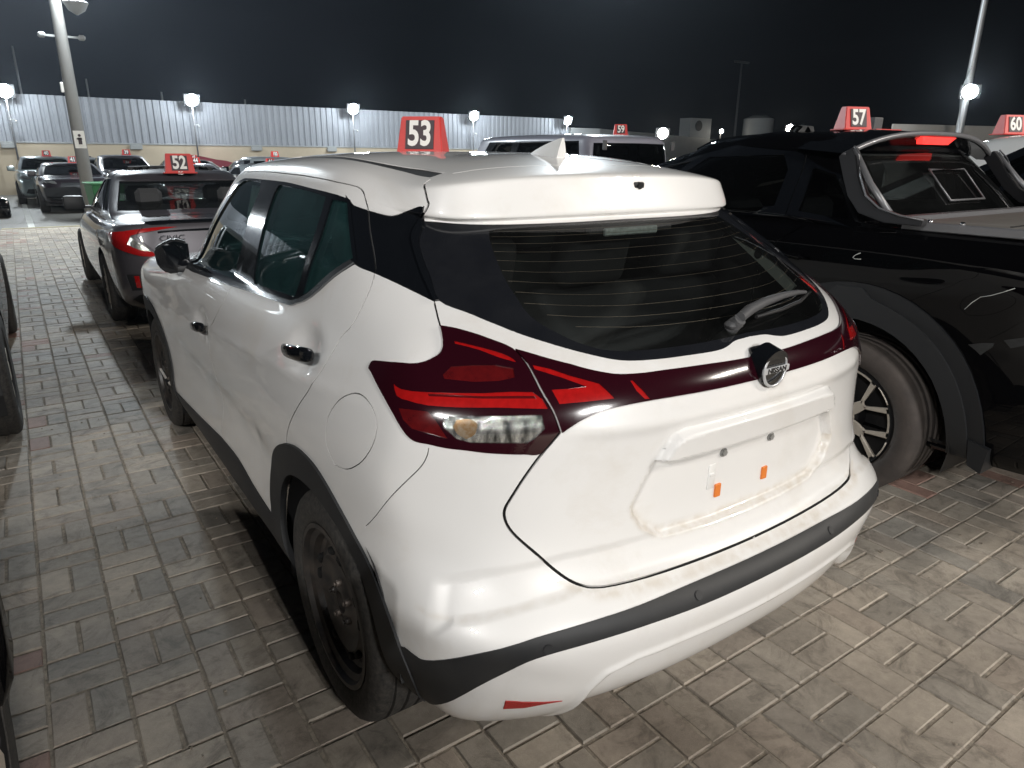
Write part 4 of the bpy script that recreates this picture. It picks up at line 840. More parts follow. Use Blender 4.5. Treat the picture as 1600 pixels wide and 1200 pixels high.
    s = MB(); s.tube((-.37, 1.60, .97), (-.37, 1.56, .985), .18, .18, 28, False); s.tube((-.37, 1.62, .96), (-.37, 1.85, .90), .03); s.build('steering_wheel', m['interior'], car)
    for sg in (-1, 1):         # pale pillar trims seen through the rear glass
        s = MB(); a = [(-.56*sg*-1, -.13, 1.345), (.50*sg, -.155, 1.352)]
        q = [(.52*sg, -.170, 1.312), (.52*sg, -.212, 1.324), (.52*sg, -.330, 1.256), (.52*sg, -.458, 1.166), (.52*sg, -.442, 1.142), (.52*sg, -.31, 1.226)]
        s.prism(q, (sg*.012, 0, 0)); s.build('pillar_trim', m['pillar_trim'], car)
        s = MB(); s.tube((.521*sg, -.315, 1.247), (.516*sg, -.315, 1.247), .0135, .0135, 20); s.build('trim_button', m['seal'], car)
        s = MB(); s.pipe([(.650*sg, 1.0, 1.42), (.675*sg, 1.02, 1.30), (.70*sg, 1.02, 1.10), (.71*sg, 1.0, .8)], .028); s.build('belt_pillar', m['pillar_trim'], car)
    # defroster wires on the inside of the rear glass
    s = MB()
    for i in range(12):
        k = (i+.7)/12.5; v = 17.75-3.6*k; lim = .40+.09*math.sin(min(k*1.25, 1)*math.pi/2)-(.10*max(0, k-.8)/.2)
        xs = np.linspace(-lim, lim, 15); us = []
        pts = []
        for xx in xs:
            best = min(np.linspace(0, 3.2, 60), key=lambda u_: abs(S.raw(np.array([u_]), np.array([v]))[0, 0]+abs(xx)))
            p = S.raw(np.array([best]), np.array([v]))[0]; n = S.nrm_raw(np.array([best]), np.array([v]))[0]; p = p-n*.0035; p[0] = xx; pts.append(p)
        s.pipe(pts, .0006, 3)
    dw_ = s.build('defroster_wires', mat('defroster', (.42, .33, .26), .6), hatch); dw_['kind'] = 'stuff'
    # third brake lamp and its bracket under the lip
    s = MB(); s.box(-.085, .115, -.262, -.250, 1.330, 1.352, .003, rot=None); s.build('high_brake_lamp', mat('frosted_brake_lens', (.85, .95, .92), .35, coat=1, bump=(90, .8, .003), noise=(90, .6, (.35, .42, .40))), car)
    s = MB(); s.box(-.13, .19, -.247, -.225, 1.333, 1.355, .004); s.build('brake_lamp_housing', m['grey_plastic'], car)
    # spoiler camera
    s = MB(); s.box(.052, .092, -.222, -.19, 1.452, 1.470, .005, seg=2); s.tube((.072, -.226, 1.459), (.072, -.215, 1.461), .009, .010, 16); s.build('rear_camera', m['seal'], car, smooth=40)
    # shark fin aerial
    s = MB(); n = 14; rings = []
    for i in range(n+1):
        t = i/n; yy = .048+.185*t; hh = .070*(1-t)**.75*(1-.12*(1-t)); hh = max(hh, .002) ; w = .020*(1-t*.5)
        rings.append([(x, yy, z) for x, z in ((-w, 0), (-w*.55, hh*.6), (-w*.18, hh), (w*.18, hh), (w*.55, hh*.6), (w, 0))])
    vr = [[s.bm.verts.new((x, y-(z*.10 if i == 0 else 0), 1.529+z+.004*0)) for x, y, z in rg_] for i, rg_ in enumerate(rings)]
    for A_, B_ in zip(vr[:-1], vr[1:]):
        for k in range(5): s.bm.faces.new((A_[k], A_[k+1], B_[k+1], B_[k]))
    s.bm.faces.new(vr[0][::-1]); s.build('shark_fin_aerial', m['white'], car, smooth=30)
    # door handles
    for sg in (-1, 1):
        for (y0, z0, y1, z1) in ((1.125, .897, 1.345, .872), (-.058, 1.062, .180, 1.034)):
            h_ = MB(); c0 = np.array([(-.868, (y0+y1)/2, (z0+z1)/2)]); 
            xs = [(-.872, y0, z0), (-.894, y0+.02, z0), (-.899, (y0+y1)/2, (z0+z1)/2), (-.890, y1-.03, z1), (-.866, y1, z1)] if z0 < 1 else [(-.845, y0, z0), (-.868, y0+.02, z0), (-.873, (y0+y1)/2, (z0+z1)/2), (-.866, y1-.03, z1), (-.842, y1, z1)]
            rr = [.020, .024, .023, .018, .009]
            rings = []
            for (x, y, z), r_ in zip(xs, rr): rings.append([h_.bm.verts.new((sg*(-1)*(x+dx), y, z+dz)) for dx, dz in ((0, -r_), (-.008, -r_*.8), (-.011, 0), (-.008, r_*.8), (0, r_), (.008, 0))])
            for A_, B_ in zip(rings[:-1], rings[1:]):
                for k in range(6): h_.bm.faces.new((A_[k], A_[(k+1) % 6], B_[(k+1) % 6], B_[k]))
            h_.bm.faces.new(rings[0]); h_.bm.faces.new(rings[-1][::-1])
            o = h_.build('door_handle', m['gloss_black'], car, smooth=40); md = o.modifiers.new('s', 'SUBSURF'); md.levels = 2; md.render_levels = 2
    # wing mirrors
    for sg in (-1, 1):
        h_ = MB(); pts = [(-.80, 1.60, 1.07), (-.80, 1.60, 1.165), (-.86, 1.585, 1.185), (-.915, 1.58, 1.165), (-.945, 1.585, 1.140), (-.935, 1.60, 1.065), (-.90, 1.60, 1.030), (-.85, 1.60, 1.030)]
        f0 = [h_.bm.verts.new((sg*-x, y+.07, z)) for x, y, z in pts]; f1 = [h_.bm.verts.new((sg*-(x*.97-.01), y+.17, (z-1.12)*.9+1.12)) for x, y, z in pts]; f2 = [h_.bm.verts.new((sg*-(x*.93-.03), y+.23, (z-1.10)*.6+1.10)) for x, y, z in pts]
        for A_, B_ in ((f0, f1), (f1, f2)):
            for k in range(8): h_.bm.faces.new((A_[k], A_[(k+1) % 8], B_[(k+1) % 8], B_[k]))
        h_.bm.faces.new(f0[::-1]); h_.bm.faces.new(f2)
        bmesh.ops.bevel(h_.bm, geom=h_.bm.edges[:], offset=.010, segments=3, affect='EDGES'); mo = h_.build('wing_mirror', m['black_plastic'], car, smooth=50)
        g_ = MB(); g_.prism([(sg*-(x*.96-.035), y+.068, (z-1.105)*.86+1.105) for x, y, z in pts], (0, -.003, 0)); g_.build('mirror_glass', m['gloss_black'], mo)
        a_ = MB(); a_.box(min(sg*.72, sg*.86), max(sg*.72, sg*.86), 1.66, 1.76, 1.035, 1.065, .01, seg=2); a_.build('mirror_arm', m['black_plastic'], mo, smooth=40)
    # maker's badge
    b = MB(); b.tube((-.004, -.735, 1.078), (-.004, -.7765, 1.070), .050, .047, 40); b.box(-.040, .032, -.757, -.715, 1.07, 1.118, .016, seg=4)
    bd = b.build('badge', m['gloss_black'], hatch, smooth=40)
    b = MB(); b.lathe([(.044, -.7765), (.044, -.7805), (.0385, -.7815), (.0375, -.7765)], 48, 'y', (-.004, 0, 1.070), True); b.build('badge_ring', m['badge_silver'], hatch)
    b = MB(); b.box(-.052, .044, -.7840, -.7770, 1.0625, 1.0775, .002); b.build('badge_bar', m['badge_silver'], hatch)
    text_obj('badge_letters', 'NISSAN', .0170, m['gloss_black'], hatch, (-.004, -.7846, 1.070), (1, 0, 0), (0, 0, 1), .0006, True, 1.2)
    # plate area: screws, orange pads, moulded latch
    def on_tail(x, z, y=-.74):
        u_, v_ = S.uv([(-abs(x), y, z)]); p = S.pt(u_, v_)[0]
        for _ in range(4): u_, v_ = S.uv([(-abs(x), S.raw(u_, v_)[0][1], z)])
        p = S.pt(u_, v_)[0]; return Vector((x, p[1], z))
    for x in (-.091, .091):
        p = on_tail(x, .862); b = MB(); b.tube(p+Vector((0, .004, 0)), p-Vector((0, .0075, 0)), .008, .008, 6); b.tube(p+Vector((0, .004, 0)), p-Vector((0, .003, 0)), .0115, .0115, 18); b.build('plate_screw', m['galvbolt'], hatch, smooth=40)
        p = on_tail(x-.006, .762); b = MB(); b.box(p.x-.010, p.x+.010, p.y-.005, p.y+.004, .745, .779, .001); b.build('orange_pad', m['orange'], hatch)
    p = on_tail(-.123, .805); b = MB(); b.box(-.136, -.110, p.y-.003, p.y+.006, .772, .838, .003, seg=2); b.box(-.133, -.113, p.y-.0055, p.y, .806, .816, .002); b.build('moulded_step', m['white'], hatch, smooth=40)
    # parking sensors
    for x, y, z in ((-.640, -.7625, .560), (-.262, -.829, .585), (.262, -.829, .585), (.640, -.7625, .560)):
        u_, v_ = S.uv([(-abs(x), y, z)]); p = S.pt(u_, v_)[0]; n = S.nrm(u_, v_)[0]
        if x > 0: p = p*np.array([-1, 1, 1]); n = n*np.array([-1, 1, 1])
        b = MB(); b.tube(p, p+n*.0045, .0115, .011, 20); b.tube(p+n*.004, p+n*.0052, .0095, .0095, 20); b.build('parking_sensor', m['grey_plastic'] if False else m['black_plastic'], car, smooth=40)
    # wiper
    b = MB(); b.tube((-.035, -.665, 1.150), (-.035, -.690, 1.176), .019, .015, 20); b.box(-.06, -.012, -.69, -.66, 1.15, 1.17, .01, seg=2)
    wp = b.build('rear_wiper', m['grey_plastic'], hatch, smooth=50)
    b = MB(); b.pipe([(-.035, -.69, 1.180), (.02, -.672, 1.189), (.10, -.652, 1.195), (.22, -.625, 1.196), (.32, -.600, 1.190), (.40, -.572, 1.178)], [.012, .0135, .012, .009, .007, .005], 10); b.build('wiper_arm', m['grey_plastic'], wp, smooth=50)
    b = MB(); b.pipe([(.05, -.672, 1.168), (.18, -.652, 1.168), (.32, -.612, 1.168), (.455, -.552, 1.170)], .005, 6); b.build('wiper_blade', m['seal'], wp)
    # underside and wheel housings
    b = MB(); b.box(-.60, .60, -.42, 3.05, .20, .32); b.build('underbody', m['seal'], car)
    for cy in (-.052, 2.62):
        for sg in (-1, 1):
            b = MB(); n = 20
            for r_ in (.425,):
                pa = [(sg*.845, cy+r_*math.cos(t), .315+r_*.97*math.sin(t)) for t in np.linspace(-.3, math.pi-(.12 if cy < 1 else -.3), n)]
                pb = [(sg*.56, y, z) for x, y, z in pa]
                va = [b.bm.verts.new(p) for p in pa]; vb = [b.bm.verts.new(p) for p in pb]
                for k in range(n-1): b.bm.faces.new((va[k], va[k+1], vb[k+1], vb[k])).smooth = True
                b.bm.faces.new(vb)
            b.build('wheel_housing', m['seal'], car, recalc=False)
            wheel(car, sg*.862, cy, .333 if cy < 1 else .328, .210, sg)
    b = MB(); b.pipe([(-.45, -.35, .24), (-.10, -.38, .23), (.3, -.38, .23)], .05); b.build('exhaust_box', m['steel_black'], car)
    # green chalk dot on the tyre
    return car, S
kicks, KS = build_kicks()
digits_sign('number_sign', 'red number block reading 53 on the white hatchback roof', .06, 1.06, 1.540, R(-44), '53', .68, w=.29)
# ================================================================ other cars: the same kind of body surface from a few measures
def car_row(yr, yf, w, z, zr=None, zf=None, br=.06, bf=.10, rc=.28, fc=.35, taper_r=.05, taper_f=.07, zs=0):
    """one level line: rear end yr, front end yf, half width w; z at the side middle, zr / zf at the ends; br / bf bow of the ends"""
    zr = z if zr is None else zr; zf = z if zf is None else zf
    P = []
    for k, fx in enumerate((0, .33, .64, .86, .965)):
        P.append((-w*(1-taper_r*.3)*fx, yr+br*(fx**2.2)+(0, 0, .0, rc*.20, rc*.62)[k], zr+(z-zr)*(0, 0, .0, .15, .45)[k]))
    ts = (.02, .09, .2, .32, .45, .57, .69, .80, .90, .975)
    a, b = yr+br+rc*.9, yf-bf-fc*.9
    for t in ts:
        y = a+(b-a)*t; s_ = abs(2*t-1)**3; ww = w-(taper_r if t < .5 else taper_f)*s_*w*1.0
        e = (1-t)**3*0
        zz = z+(zr-z)*max(0, 1-t/.30)**2*.6+(zf-z)*max(0, (t-.62)/.38)**1.6*.8
        P.append((-ww, y, zz))
    for k, fx in enumerate((.90, .70, .36, 0)):
        P.append((-w*(1-taper_f*.5)*fx*(.98), yf-bf*(fx**2.2)-(fc*.45, fc*.10, 0, 0)[k], zf))
    return P
def car_net(d):
    """d: measures of a car standing with its tail at y=0"""
    L, w, H = d['L'], d['w'], d['H']; sh = d.get('sh', .92); shr = d.get('shr', sh); shf = d.get('shf', sh-.12); gb = d.get('gb', sh+.06)
    gr, gf, rr, rf = d['gr'], d['gf'], d['rr'], d['rf']      # glass base rear / front, roof rear / front (y)
    z0 = d.get('z0', .24); tk = d.get('tuck', .06); zg = gb; wg = d.get('wg', w-.09); wr = d.get('wr', w*.74); tr = d.get('tr', .05); tf = d.get('tf', .09)
    rows = [car_row(.22, L-.30, w-.10, z0-.04, taper_r=tr, taper_f=tf), car_row(.06, L-.08, w-.03, z0, z0+.05, z0, taper_r=tr, taper_f=tf),
            car_row(.01, L-.02, w-.004, z0+.16, z0+.20, z0+.14, taper_r=tr, taper_f=tf), car_row(0, L, w, z0+.30, z0+.34, z0+.26, taper_r=tr, taper_f=tf),
            car_row(.03, L-.01, w, (z0+.30+sh)/2+.02, (z0+.34+shr)/2, (z0+.26+shf)/2+.02, taper_r=tr, taper_f=tf),
            car_row(.04+d.get('lean', 0)*.5, L-.06, w-.008, sh-.10, shr-.11, shf-.12, taper_r=tr, taper_f=tf+.02),
            car_row(.05+d.get('lean', 0), L-.14, w-.03, sh-.02, shr-.02, shf-.03, taper_r=tr, taper_f=tf+.05),
            car_row(.10+d.get('lean', 0), L-.28, w-.065, sh+.015, shr+.008, shf+.02, taper_r=tr+.02, taper_f=tf+.10),
            car_row((.10+gr)/2, (L-.28+gf)/2, w-.12 if gr > .5 else wg+.02, gb-.01, (shr+gb)/2+.012, (shf+gb)/2+.03, taper_r=tr, taper_f=.10, br=.03),
            car_row(gr-.04, gf+.05, wg+.008, gb+.005, gb+d.get('gbr', 0), gb-.0, taper_r=.06, taper_f=.10, br=.05, bf=.16, rc=.20),
            car_row(gr, gf, wg, gb+.045, gb+.03+d.get('gbr', 0), gb+.03, taper_r=.06, taper_f=.10, br=.06, bf=.18, rc=.18)]
    zt = H-.085; bw = d.get('bow', .5)
    for t in (.33, .66, .95):
        tt = t**bw if False else t
        rows.append(car_row(gr+(rr-gr)*t**1.05, gf+(rf-gf)*t**1.02, wg+(wr-wg)*(t**1.25), gb+.045+(zt-gb-.045)*t, gb+.03+(zt-gb-.03)*t, gb+.03+(zt-gb-.03)*t, taper_r=.06, taper_f=.07, br=.06, bf=.16, rc=.18))
    rows.append(car_row(rr+.03, rf-.03, wr-.02, H-.045, H-.055, H-.055, taper_r=.07, taper_f=.07, br=.05, bf=.12, rc=.2))
    LR = rf-rr; a1, a2 = min(.14, .10*LR), min(.40, .28*LR)
    rows.append(car_row(rr+a1, rf-a1, wr-.12, H-.012, H-.025, H-.025, taper_r=.08, taper_f=.08, br=.05, bf=.10, rc=.2))
    rows.append(car_row(rr+a2, rf-a2, wr*.5, H, H-.004, H-.004, taper_r=.08, taper_f=.08))
    m_ = (rr+rf)/2; cl = []
    for k in range(19): y = rr+LR*.42+LR*.16*(0, .02, .05, .08, .12, .17, .23, .30, .38, .46, .54, .62, .70, .77, .83, .88, .92, .96, 1)[k]; cl.append((0, y, H+.003))
    rows.append(cl)
    return rows
GV0, GV1 = 10.15, 13.0        # window band of car_net, in rows
def simple_wheel(parent, x, y, r, w, sg, alloy=None):
    h = MB(); A = lambda t: x-sg*t; rr = r*.66
    h.lathe([(rr, A(.02)), (rr+.01, A(.002)), (r*.86, A(-.006)), (r*.96, A(.006)), (r, A(.03)), (r-.007, A(w*.3)), (r, A(w*.34)), (r-.007, A(w*.62)), (r, A(w*.66)), (r, A(w-.03)), (r*.9, A(w)), (rr, A(w))], 40, 'x', (0, y, r)); t = h.build('tyre', M['tyre'], parent, smooth=50)
    h = MB(); h.lathe([(rr+.004, A(.022)), (rr-.005, A(.004)), (rr-.02, A(.012)), (rr-.03, A(.07)), (.06, A(.075)), (.0005, A(.07))], 32, 'x', (0, y, r)); rim = h.build('rim', M['steel_black'] if not alloy else M['dark_alloy'], parent, smooth=40)
    if alloy:
        h = MB()
        for k in range(alloy):
            a = 2*math.pi*k/alloy; q = Matrix.Rotation(a, 3, 'X')
            h.box(-.012, .012, -.026, .026, .03, rr-.008, .004, rot=q, at=Vector((A(.022), y, r)))
        h.tube((A(.004), y, r), (A(.04), y, r), .055, .055, 20); s_ = h.build('spokes', M['silver'], rim); s_['kind'] = 'stuff'
    return t
def make_car(name, label, d, paint, loc, rz=0, group=None, glass='glass_dark', alloy=10, tail='sedan', signs=None, wheels=True, extra=None, res=(4, 3), cat='car', rear=True):
    car = thing(name, label, cat, loc, rz, group); net = car_net(d); S = Surf(net); S.cache(); C = Cut(S, *res); W = d
    sr, sf = d.get('ax', (.95, 3.6)); rw = d.get('rw', .33)
    ug = d.get('side_u', [(4.9, 7.9), (8.15, 10.9), (11.15, 13.2)])
    v0, v1 = GV0, GV1
    reg = []
    C.region('glass_frame', [], uv=[(ug[0][0]-.35, v0-.22), (ug[-1][1]+.45, v0-.22), (ug[-1][1]+.1, v1+.22), (ug[0][0]-.15, v1+.22)], off=.001, m=M['gloss_black'])
    for k, (a, b) in enumerate(ug):
        lo = 0 if k else d.get('kick', .5); hi = .9 if k == len(ug)-1 else 0
        C.region('side_glass_%d' % k, [], uv=[(a+lo*.0, v0), (b, v0), (b-hi, v1), (a+lo*.6, v1)], off=-.006, m=M[glass], depth=.01)
    if rear: C.region('rear_glass', [], uv=[(0, v0+.05), (3.35, v0+.05), (3.2, v1-.05), (0, v1)], off=-.004, m=M[glass], depth=.01)
    C.region('windscreen', [], uv=[(18, v0), (14.9, v0), (15.0, v1), (18, v1)], off=-.004, m=M[glass], depth=.01)
    # wheel openings
    for yc in (sr, sf):
        ring = [(-W['w'], yc+(rw+.05)*math.cos(t), rw+(rw+.05)*math.sin(t)) for t in np.linspace(-.35, math.pi+.35, 22)]
        C.region('opening', ring, hole=True, sub=1)
    # lamps and grille
    if tail == 'sedan': C.region('tail_lamp', [], uv=[(2.4, 5.4), (4.9, 5.5), (4.7, 6.9), (2.2, 6.6)], off=.004, m=M['lens_red'])
    if tail == 'tall': C.region('tail_lamp', [], uv=[(3.1, 5.0), (4.2, 5.0), (4.3, 8.6), (3.3, 8.6)], off=.004, m=M['lens_red'])
    C.region('headlamp', [], uv=[(14.3, 5.2), (16.4, 4.9), (16.2, 5.9), (14.5, 6.5)], off=.003, m=M['clear_lens'])
    C.region('grille', [], uv=[(16.6, 2.9), (18, 2.9), (18, 5.6), (16.7, 5.5)], off=-.01, m=M['black_plastic'])
    C.region('bumper_grille', [], uv=[(15.4, 1.6), (18, 1.6), (18, 2.6), (15.8, 2.6)], off=-.01, m=M['black_plastic'])
    if extra: extra(C, S)
    for u in d.get('doors', (8.02, 11.1)):
        C.gap([tuple(S.raw(np.array([u-.0*v]), np.array([float(v)]))[0]) for v in (9.9, 9, 8, 7, 6, 5, 4, 3, 2.0)], .006, 1, m=M['dark'])
    names = C.run('body_shell', paint)
    C.emit('body_shell', car)
    done = {'body_shell'}
    for n in names:
        if n in done or names[n]['hole']: continue
        sideways = n.startswith(('side_glass', 'glass_frame', 'tail_lamp', 'headlamp', 'opening')) or n.startswith('side_')
        ob = {'side_glass_0': 'side_window', 'side_glass_1': 'side_window', 'side_glass_2': 'side_window'}.get(n, n)
        if n == 'gap': C.emit(n, car, 'both', 'panel_gaps', depth=0)['kind'] = 'stuff'
        elif sideways: C.emit(n, car, 'L', ob); C.emit(n, car, 'R', ob)
        else: C.emit(n, car, 'both', ob)
    keep = [k for k in names if k not in ('opening', 'gap', 'rear_glass', 'windscreen') and not k.startswith('side_glass')]
    names['lining'] = dict(faces=np.concatenate([names[k]['faces'] for k in keep]), off=-.03, m=M['interior'], depth=0, hole=False); C.emit('lining', car, 'both', 'inner_lining', flip=True)
    b = MB(); b.box(-d['w']+.14, d['w']-.14, .5, d['L']-.4, .20, .36); b.build('underbody', M['seal'], car)
    gi = MB()
    for x in (-.38, .38):
        for y in (d['gr']*.3+d['gf']*.7-.75, d['gr']*.75+d['gf']*.25-.25):
            gi.box(x-.26, x+.26, y-.08, y+.06, .4, d['gb']+.12, .05); gi.box(x-.12, x+.12, y-.09, y, d['gb']+.10, d['gb']+.28, .04)
    gi.build('seats', M['seat'], car)['kind'] = 'stuff'
    if wheels:
        for yc in (sr, sf):
            for sg in (-1, 1):
                b = MB(); pa = [(sg*(d['w']-.05), yc+(rw+.055)*math.cos(t), rw+(rw+.055)*math.sin(t)) for t in np.linspace(-.35, math.pi+.35, 14)]; va = [b.bm.verts.new(p) for p in pa]; vb = [b.bm.verts.new((sg*(d['w']-.34), y, z)) for x, y, z in pa]
                for k in range(13): b.bm.faces.new((va[k], va[k+1], vb[k+1], vb[k]))
                b.bm.faces.new(vb); b.build('wheel_housing', M['seal'], car, recalc=False)
                simple_wheel(car, sg*(d['w']-.012), yc, rw, .21, sg, alloy)
    for sg in (-1, 1):
        b = MB(); ym = d['gf']-.62 if 'my' not in d else d['my']; zm = d['gb']+.07
        b.box(sg*(d['w']+.03)-.10, sg*(d['w']+.03)+.10, ym, ym+.13, zm-.07, zm+.08, .03, seg=2); b.box(min(sg*(d['w']-.16), sg*d['w']), max(sg*(d['w']-.16), sg*d['w']), ym+.03, ym+.09, zm-.06, zm-.03); b.build('wing_mirror', d.get('mirror', paint), car, smooth=40)
    if signs: pass
    return car, C, S, names
M['dark_alloy'] = mat('dark_alloy', (.03, .03, .032), .35, metal=.6)
M['grey_paint'] = mat('dark_grey_metallic', (.085, .080, .090), .36, metal=.35, coat=1, coat_r=.02, noise=(900, .5, (.14, .13, .145)))
M['black_paint'] = mat('black_paint', (.0025, .0025, .003), .3, coat=.5, coat_r=.012, spec=0)
M['silver_paint'] = mat('silver_metallic', (.34, .36, .37), .30, metal=.6, coat=1, coat_r=.03)
M['teal_paint'] = mat('pale_blue_metallic', (.30, .36, .37), .28, metal=.6, coat=1, coat_r=.03)
M['jeep_paint'] = mat('grey_lavender_paint', (.30, .30, .36), .35, coat=1, coat_r=.04, noise=(3, .3, (.22, .22, .26)))
# ---------------------------------------------------------------- dark grey saloon ahead
def civic():
    d = dict(L=4.63, w=.90, H=1.375, sh=.90, shr=.985, shf=.74, gb=.93, gbr=.05, gr=.92, gf=3.55, rr=1.75, rf=2.75, wg=.80, wr=.64, my=2.75, ax=(1.02, 3.72), rw=.325, lean=.02, tr=.05, side_u=[(5.2, 6.7), (6.9, 9.6), (9.85, 13.0)], kick=1.1, doors=(6.75, 9.75), mirror=M['black_plastic'], z0=.26)
    def ex(C, S):
        # bracket-shaped tail lamp: lower arm on the bumper side, upper arm along the boot lid edge
        C.region('tail_lamp', [(-.895,.54,.885),(-.86,.34,.905),(-.78,.19,.915),(-.66,.11,.935),(-.50,.072,.948),(-.36,.055,.945),(-.50,.062,.925),(-.64,.088,.905),(-.73,.13,.880),(-.70,.09,.83),(-.62,.06,.77),(-.53,.05,.705),(-.66,.055,.712),(-.76,.11,.740),(-.84,.20,.775),(-.88,.35,.830)], .012, m=M['lens_red'], sub=3)
        C.region('tail_lamp_clear', [(-.725,.13,.872),(-.66,.075,.815),(-.585,.055,.745),(-.68,.075,.765),(-.76,.13,.81)], .013, m=M['clear_lens'], sub=2)
        C.region('boot_spoiler', [(0,.065,.985),(-.33,.075,.98),(-.55,.10,.968),(-.60,.16,.985),(-.45,.13,1.0),(-.2,.115,1.005),(0,.11,1.005)], .016, m=M['gloss_black'], sub=2)
        C.region('boot_groove', [(0,.035,.93),(-.33,.045,.925),(-.52,.065,.915),(-.52,.065,.895),(-.33,.045,.905),(0,.035,.905)], -.008, m=M['gloss_black'], sub=2)
        C.region('side_reflector_red', [(-.745,.075,.53),(-.715,.062,.53),(-.715,.062,.43),(-.745,.075,.43)], .006, m=M['lens_red'], sub=1)
        C.region('bumper_vent', [(-.80,.16,.555),(-.60,.04,.555),(-.56,.03,.42),(-.80,.13,.40)][::-1], -.004, m=M['black_plastic'], sub=1)
        C.region('side_reflector_red', [(-.755,.085,.545),(-.72,.065,.545),(-.72,.065,.435),(-.755,.085,.435)], .006, m=M['lens_red'], sub=1)
        C.region('lower_bumper', [(0,.02,.36),(-.4,.03,.36),(-.74,.10,.36),(-.80,.18,.30),(-.7,.2,.22),(0,.1,.20)], -.002, m=M['black_plastic'], sub=1)
        C.gap([(0,.02,.70),(-.30,.02,.70),(-.45,.035,.70),(-.53,.045,.715),(-.60,.055,.78),(-.69,.10,.875),(-.62,.12,.95)], .006, 3, m=M['dark'])
    car, C, S, n = make_car('grey_saloon', 'dark grey metallic saloon parked ahead of the white hatchback, red bracket tail lamps', d, M['grey_paint'], (.06, 4.83, 0), 0, glass='glass_rear', alloy=10, tail=None, extra=ex, res=(7, 4))
    text_obj('badge_letters', 'CIVIC', .062, M['chrome'], car, (-.42, .012, .855), (1, 0, 0), (0, 0, 1), .003, False, 1.3)
    text_obj('badge_letters', 'RS', .05, M['lens_red'], car, (-.40, .012, .80), (1, 0, 0), (0, 0, 1), .003, True, 1.2)
    return car
saloon = civic()
digits_sign('number_sign', 'red number block reading 52 on the grey saloon roof', .08, 6.60, 1.335, R(-6), '52', .90, w=.32, group=None, sub='RS')
# ---------------------------------------------------------------- cars down the left of the aisle
d_suv = dict(L=4.6, w=.93, H=1.66, sh=1.0, shf=.92, gb=1.06, gr=.16, gf=3.35, rr=.55, rf=2.35, wg=.84, wr=.66, ax=(.95, 3.72), rw=.36, tr=.06, doors=(8.02, 11.1), z0=.28)
make_car('black_suv', 'glossy black estate whose flank fills the left edge beside the aisle', dict(d_suv, ax=(.98, 3.78), mirror=M['gloss_black']), M['black_paint'], (-2.50, 2.02, 0), 0, alloy=10, tail='tall', res=(5, 3))
make_car('black_hatchback', 'black car at the bottom left edge, only its nose corner showing', dict(d_suv, L=4.3, H=1.5, sh=.9, gb=.95, ax=(.9, 3.5), z0=.22, fc=.2), M['black_paint'], (-2.545, -3.63, 0), 0, alloy=10, tail='tall', res=(5, 3))
make_car('silver_suv', 'silver estate beyond the black one at the left edge', dict(d_suv, H=1.5, gb=1.0, sh=.94), M['silver_paint'], (-2.78, 15.6, 0), R(180), alloy=5, tail='tall') if False else make_car('silver_suv', 'silver car facing the wall at the left edge, beyond the black estate', dict(d_suv, H=1.52, gb=.98, sh=.92), M['silver_paint'], (-2.72, 9.3, 0), 0, alloy=5, tail='tall')
# ---------------------------------------------------------------- cars before the wall, small in the picture
d_s = dict(L=4.4, w=.88, H=1.40, sh=.86, shf=.78, gb=.90, gr=.5, gf=3.35, rr=1.1, rf=2.4, wg=.78, wr=.60, ax=(.95, 3.55), rw=.32, z0=.24)
d_t = dict(L=4.5, w=.92, H=1.46, sh=.92, shf=.86, gb=.97, gr=.14, gf=3.35, rr=.5, rf=2.35, wg=.83, wr=.68, ax=(.95, 3.6), rw=.34, z0=.26)
far = []
def far_car(name, label, d, paint, x, y, face, **k):
    """face True: nose towards the camera"""
    o = make_car(name, label, d, paint, (x, y+(d['L'] if face else 0), 0), math.pi if face else 0, res=(3, 2), group='cars parked in rows before the wall', **k); far.append(o[0]); return o
far_car('dark_pickup', 'dark car with a smashed front bumper facing the camera beside the green bin', dict(d_t, H=1.26, sh=.86, gb=.90), mat('dark_maroon_paint', (.022, .016, .020), .35, coat=1), .02, 20.2, True, alloy=5, tail=None)
far_car('pale_blue_van', 'pale blue van behind the smashed dark car, nose to the camera', dict(d_t, H=1.42, gf=3.7, rf=2.9), M['teal_paint'], -.42, 24.2, True, alloy=5, tail=None)
far_car('dark_suv', 'tall dark grey car facing the camera behind the lamp post', dict(d_t, H=1.47), M['grey_paint'], 1.75, 23.2, True, alloy=5, tail=None)
far_car('white_van', 'white car half hidden between the lamp post and the tall dark grey car', dict(d_s, H=1.38), M['silver_paint'], -.2+1.0, 26.0, True, alloy=None, tail=None)
far_car('grey_coupe', 'low grey car seen over the saloon roof, just behind its left end', dict(d_s, H=1.30), M['grey_paint'], 2.35, 15.4, True, alloy=None, tail=None)
far_car('white_saloon', 'white car seen over the saloon roof to the right of number 52', dict(d_s, H=1.28), M['silver_paint'], 4.1, 15.4, True, alloy=None, tail=None)
far_car('silver_estate', 'silver estate with roof rails just past the hatchback windscreen pillar', dict(d_t, H=1.46), M['silver_paint'], 5.0, 19.2, False, alloy=None, tail='tall')
far_car('black_estate', 'black car in the far row behind the white ones', dict(d_t, H=1.34), M['black_paint'], 3.7, 22.5, True, alloy=None, tail=None)
far_car('silver_hatchback', 'low silver car wedged behind the tall dark grey one', dict(d_s, H=1.27), M['silver_paint'], 4.7, 26.3, True, alloy=None, tail=None)
far_car('grey_hatchback', 'dark hatchback in the far row left of the silver estate', dict(d_s, H=1.30), M['grey_paint'], 6.3, 24.5, True, alloy=None, tail=None)
far_car('blue_grey_saloon', 'low car tucked between the saloon roof and the maroon container', dict(d_s, H=1.24), M['teal_paint'], 5.9, 15.8, True, alloy=None, tail=None)
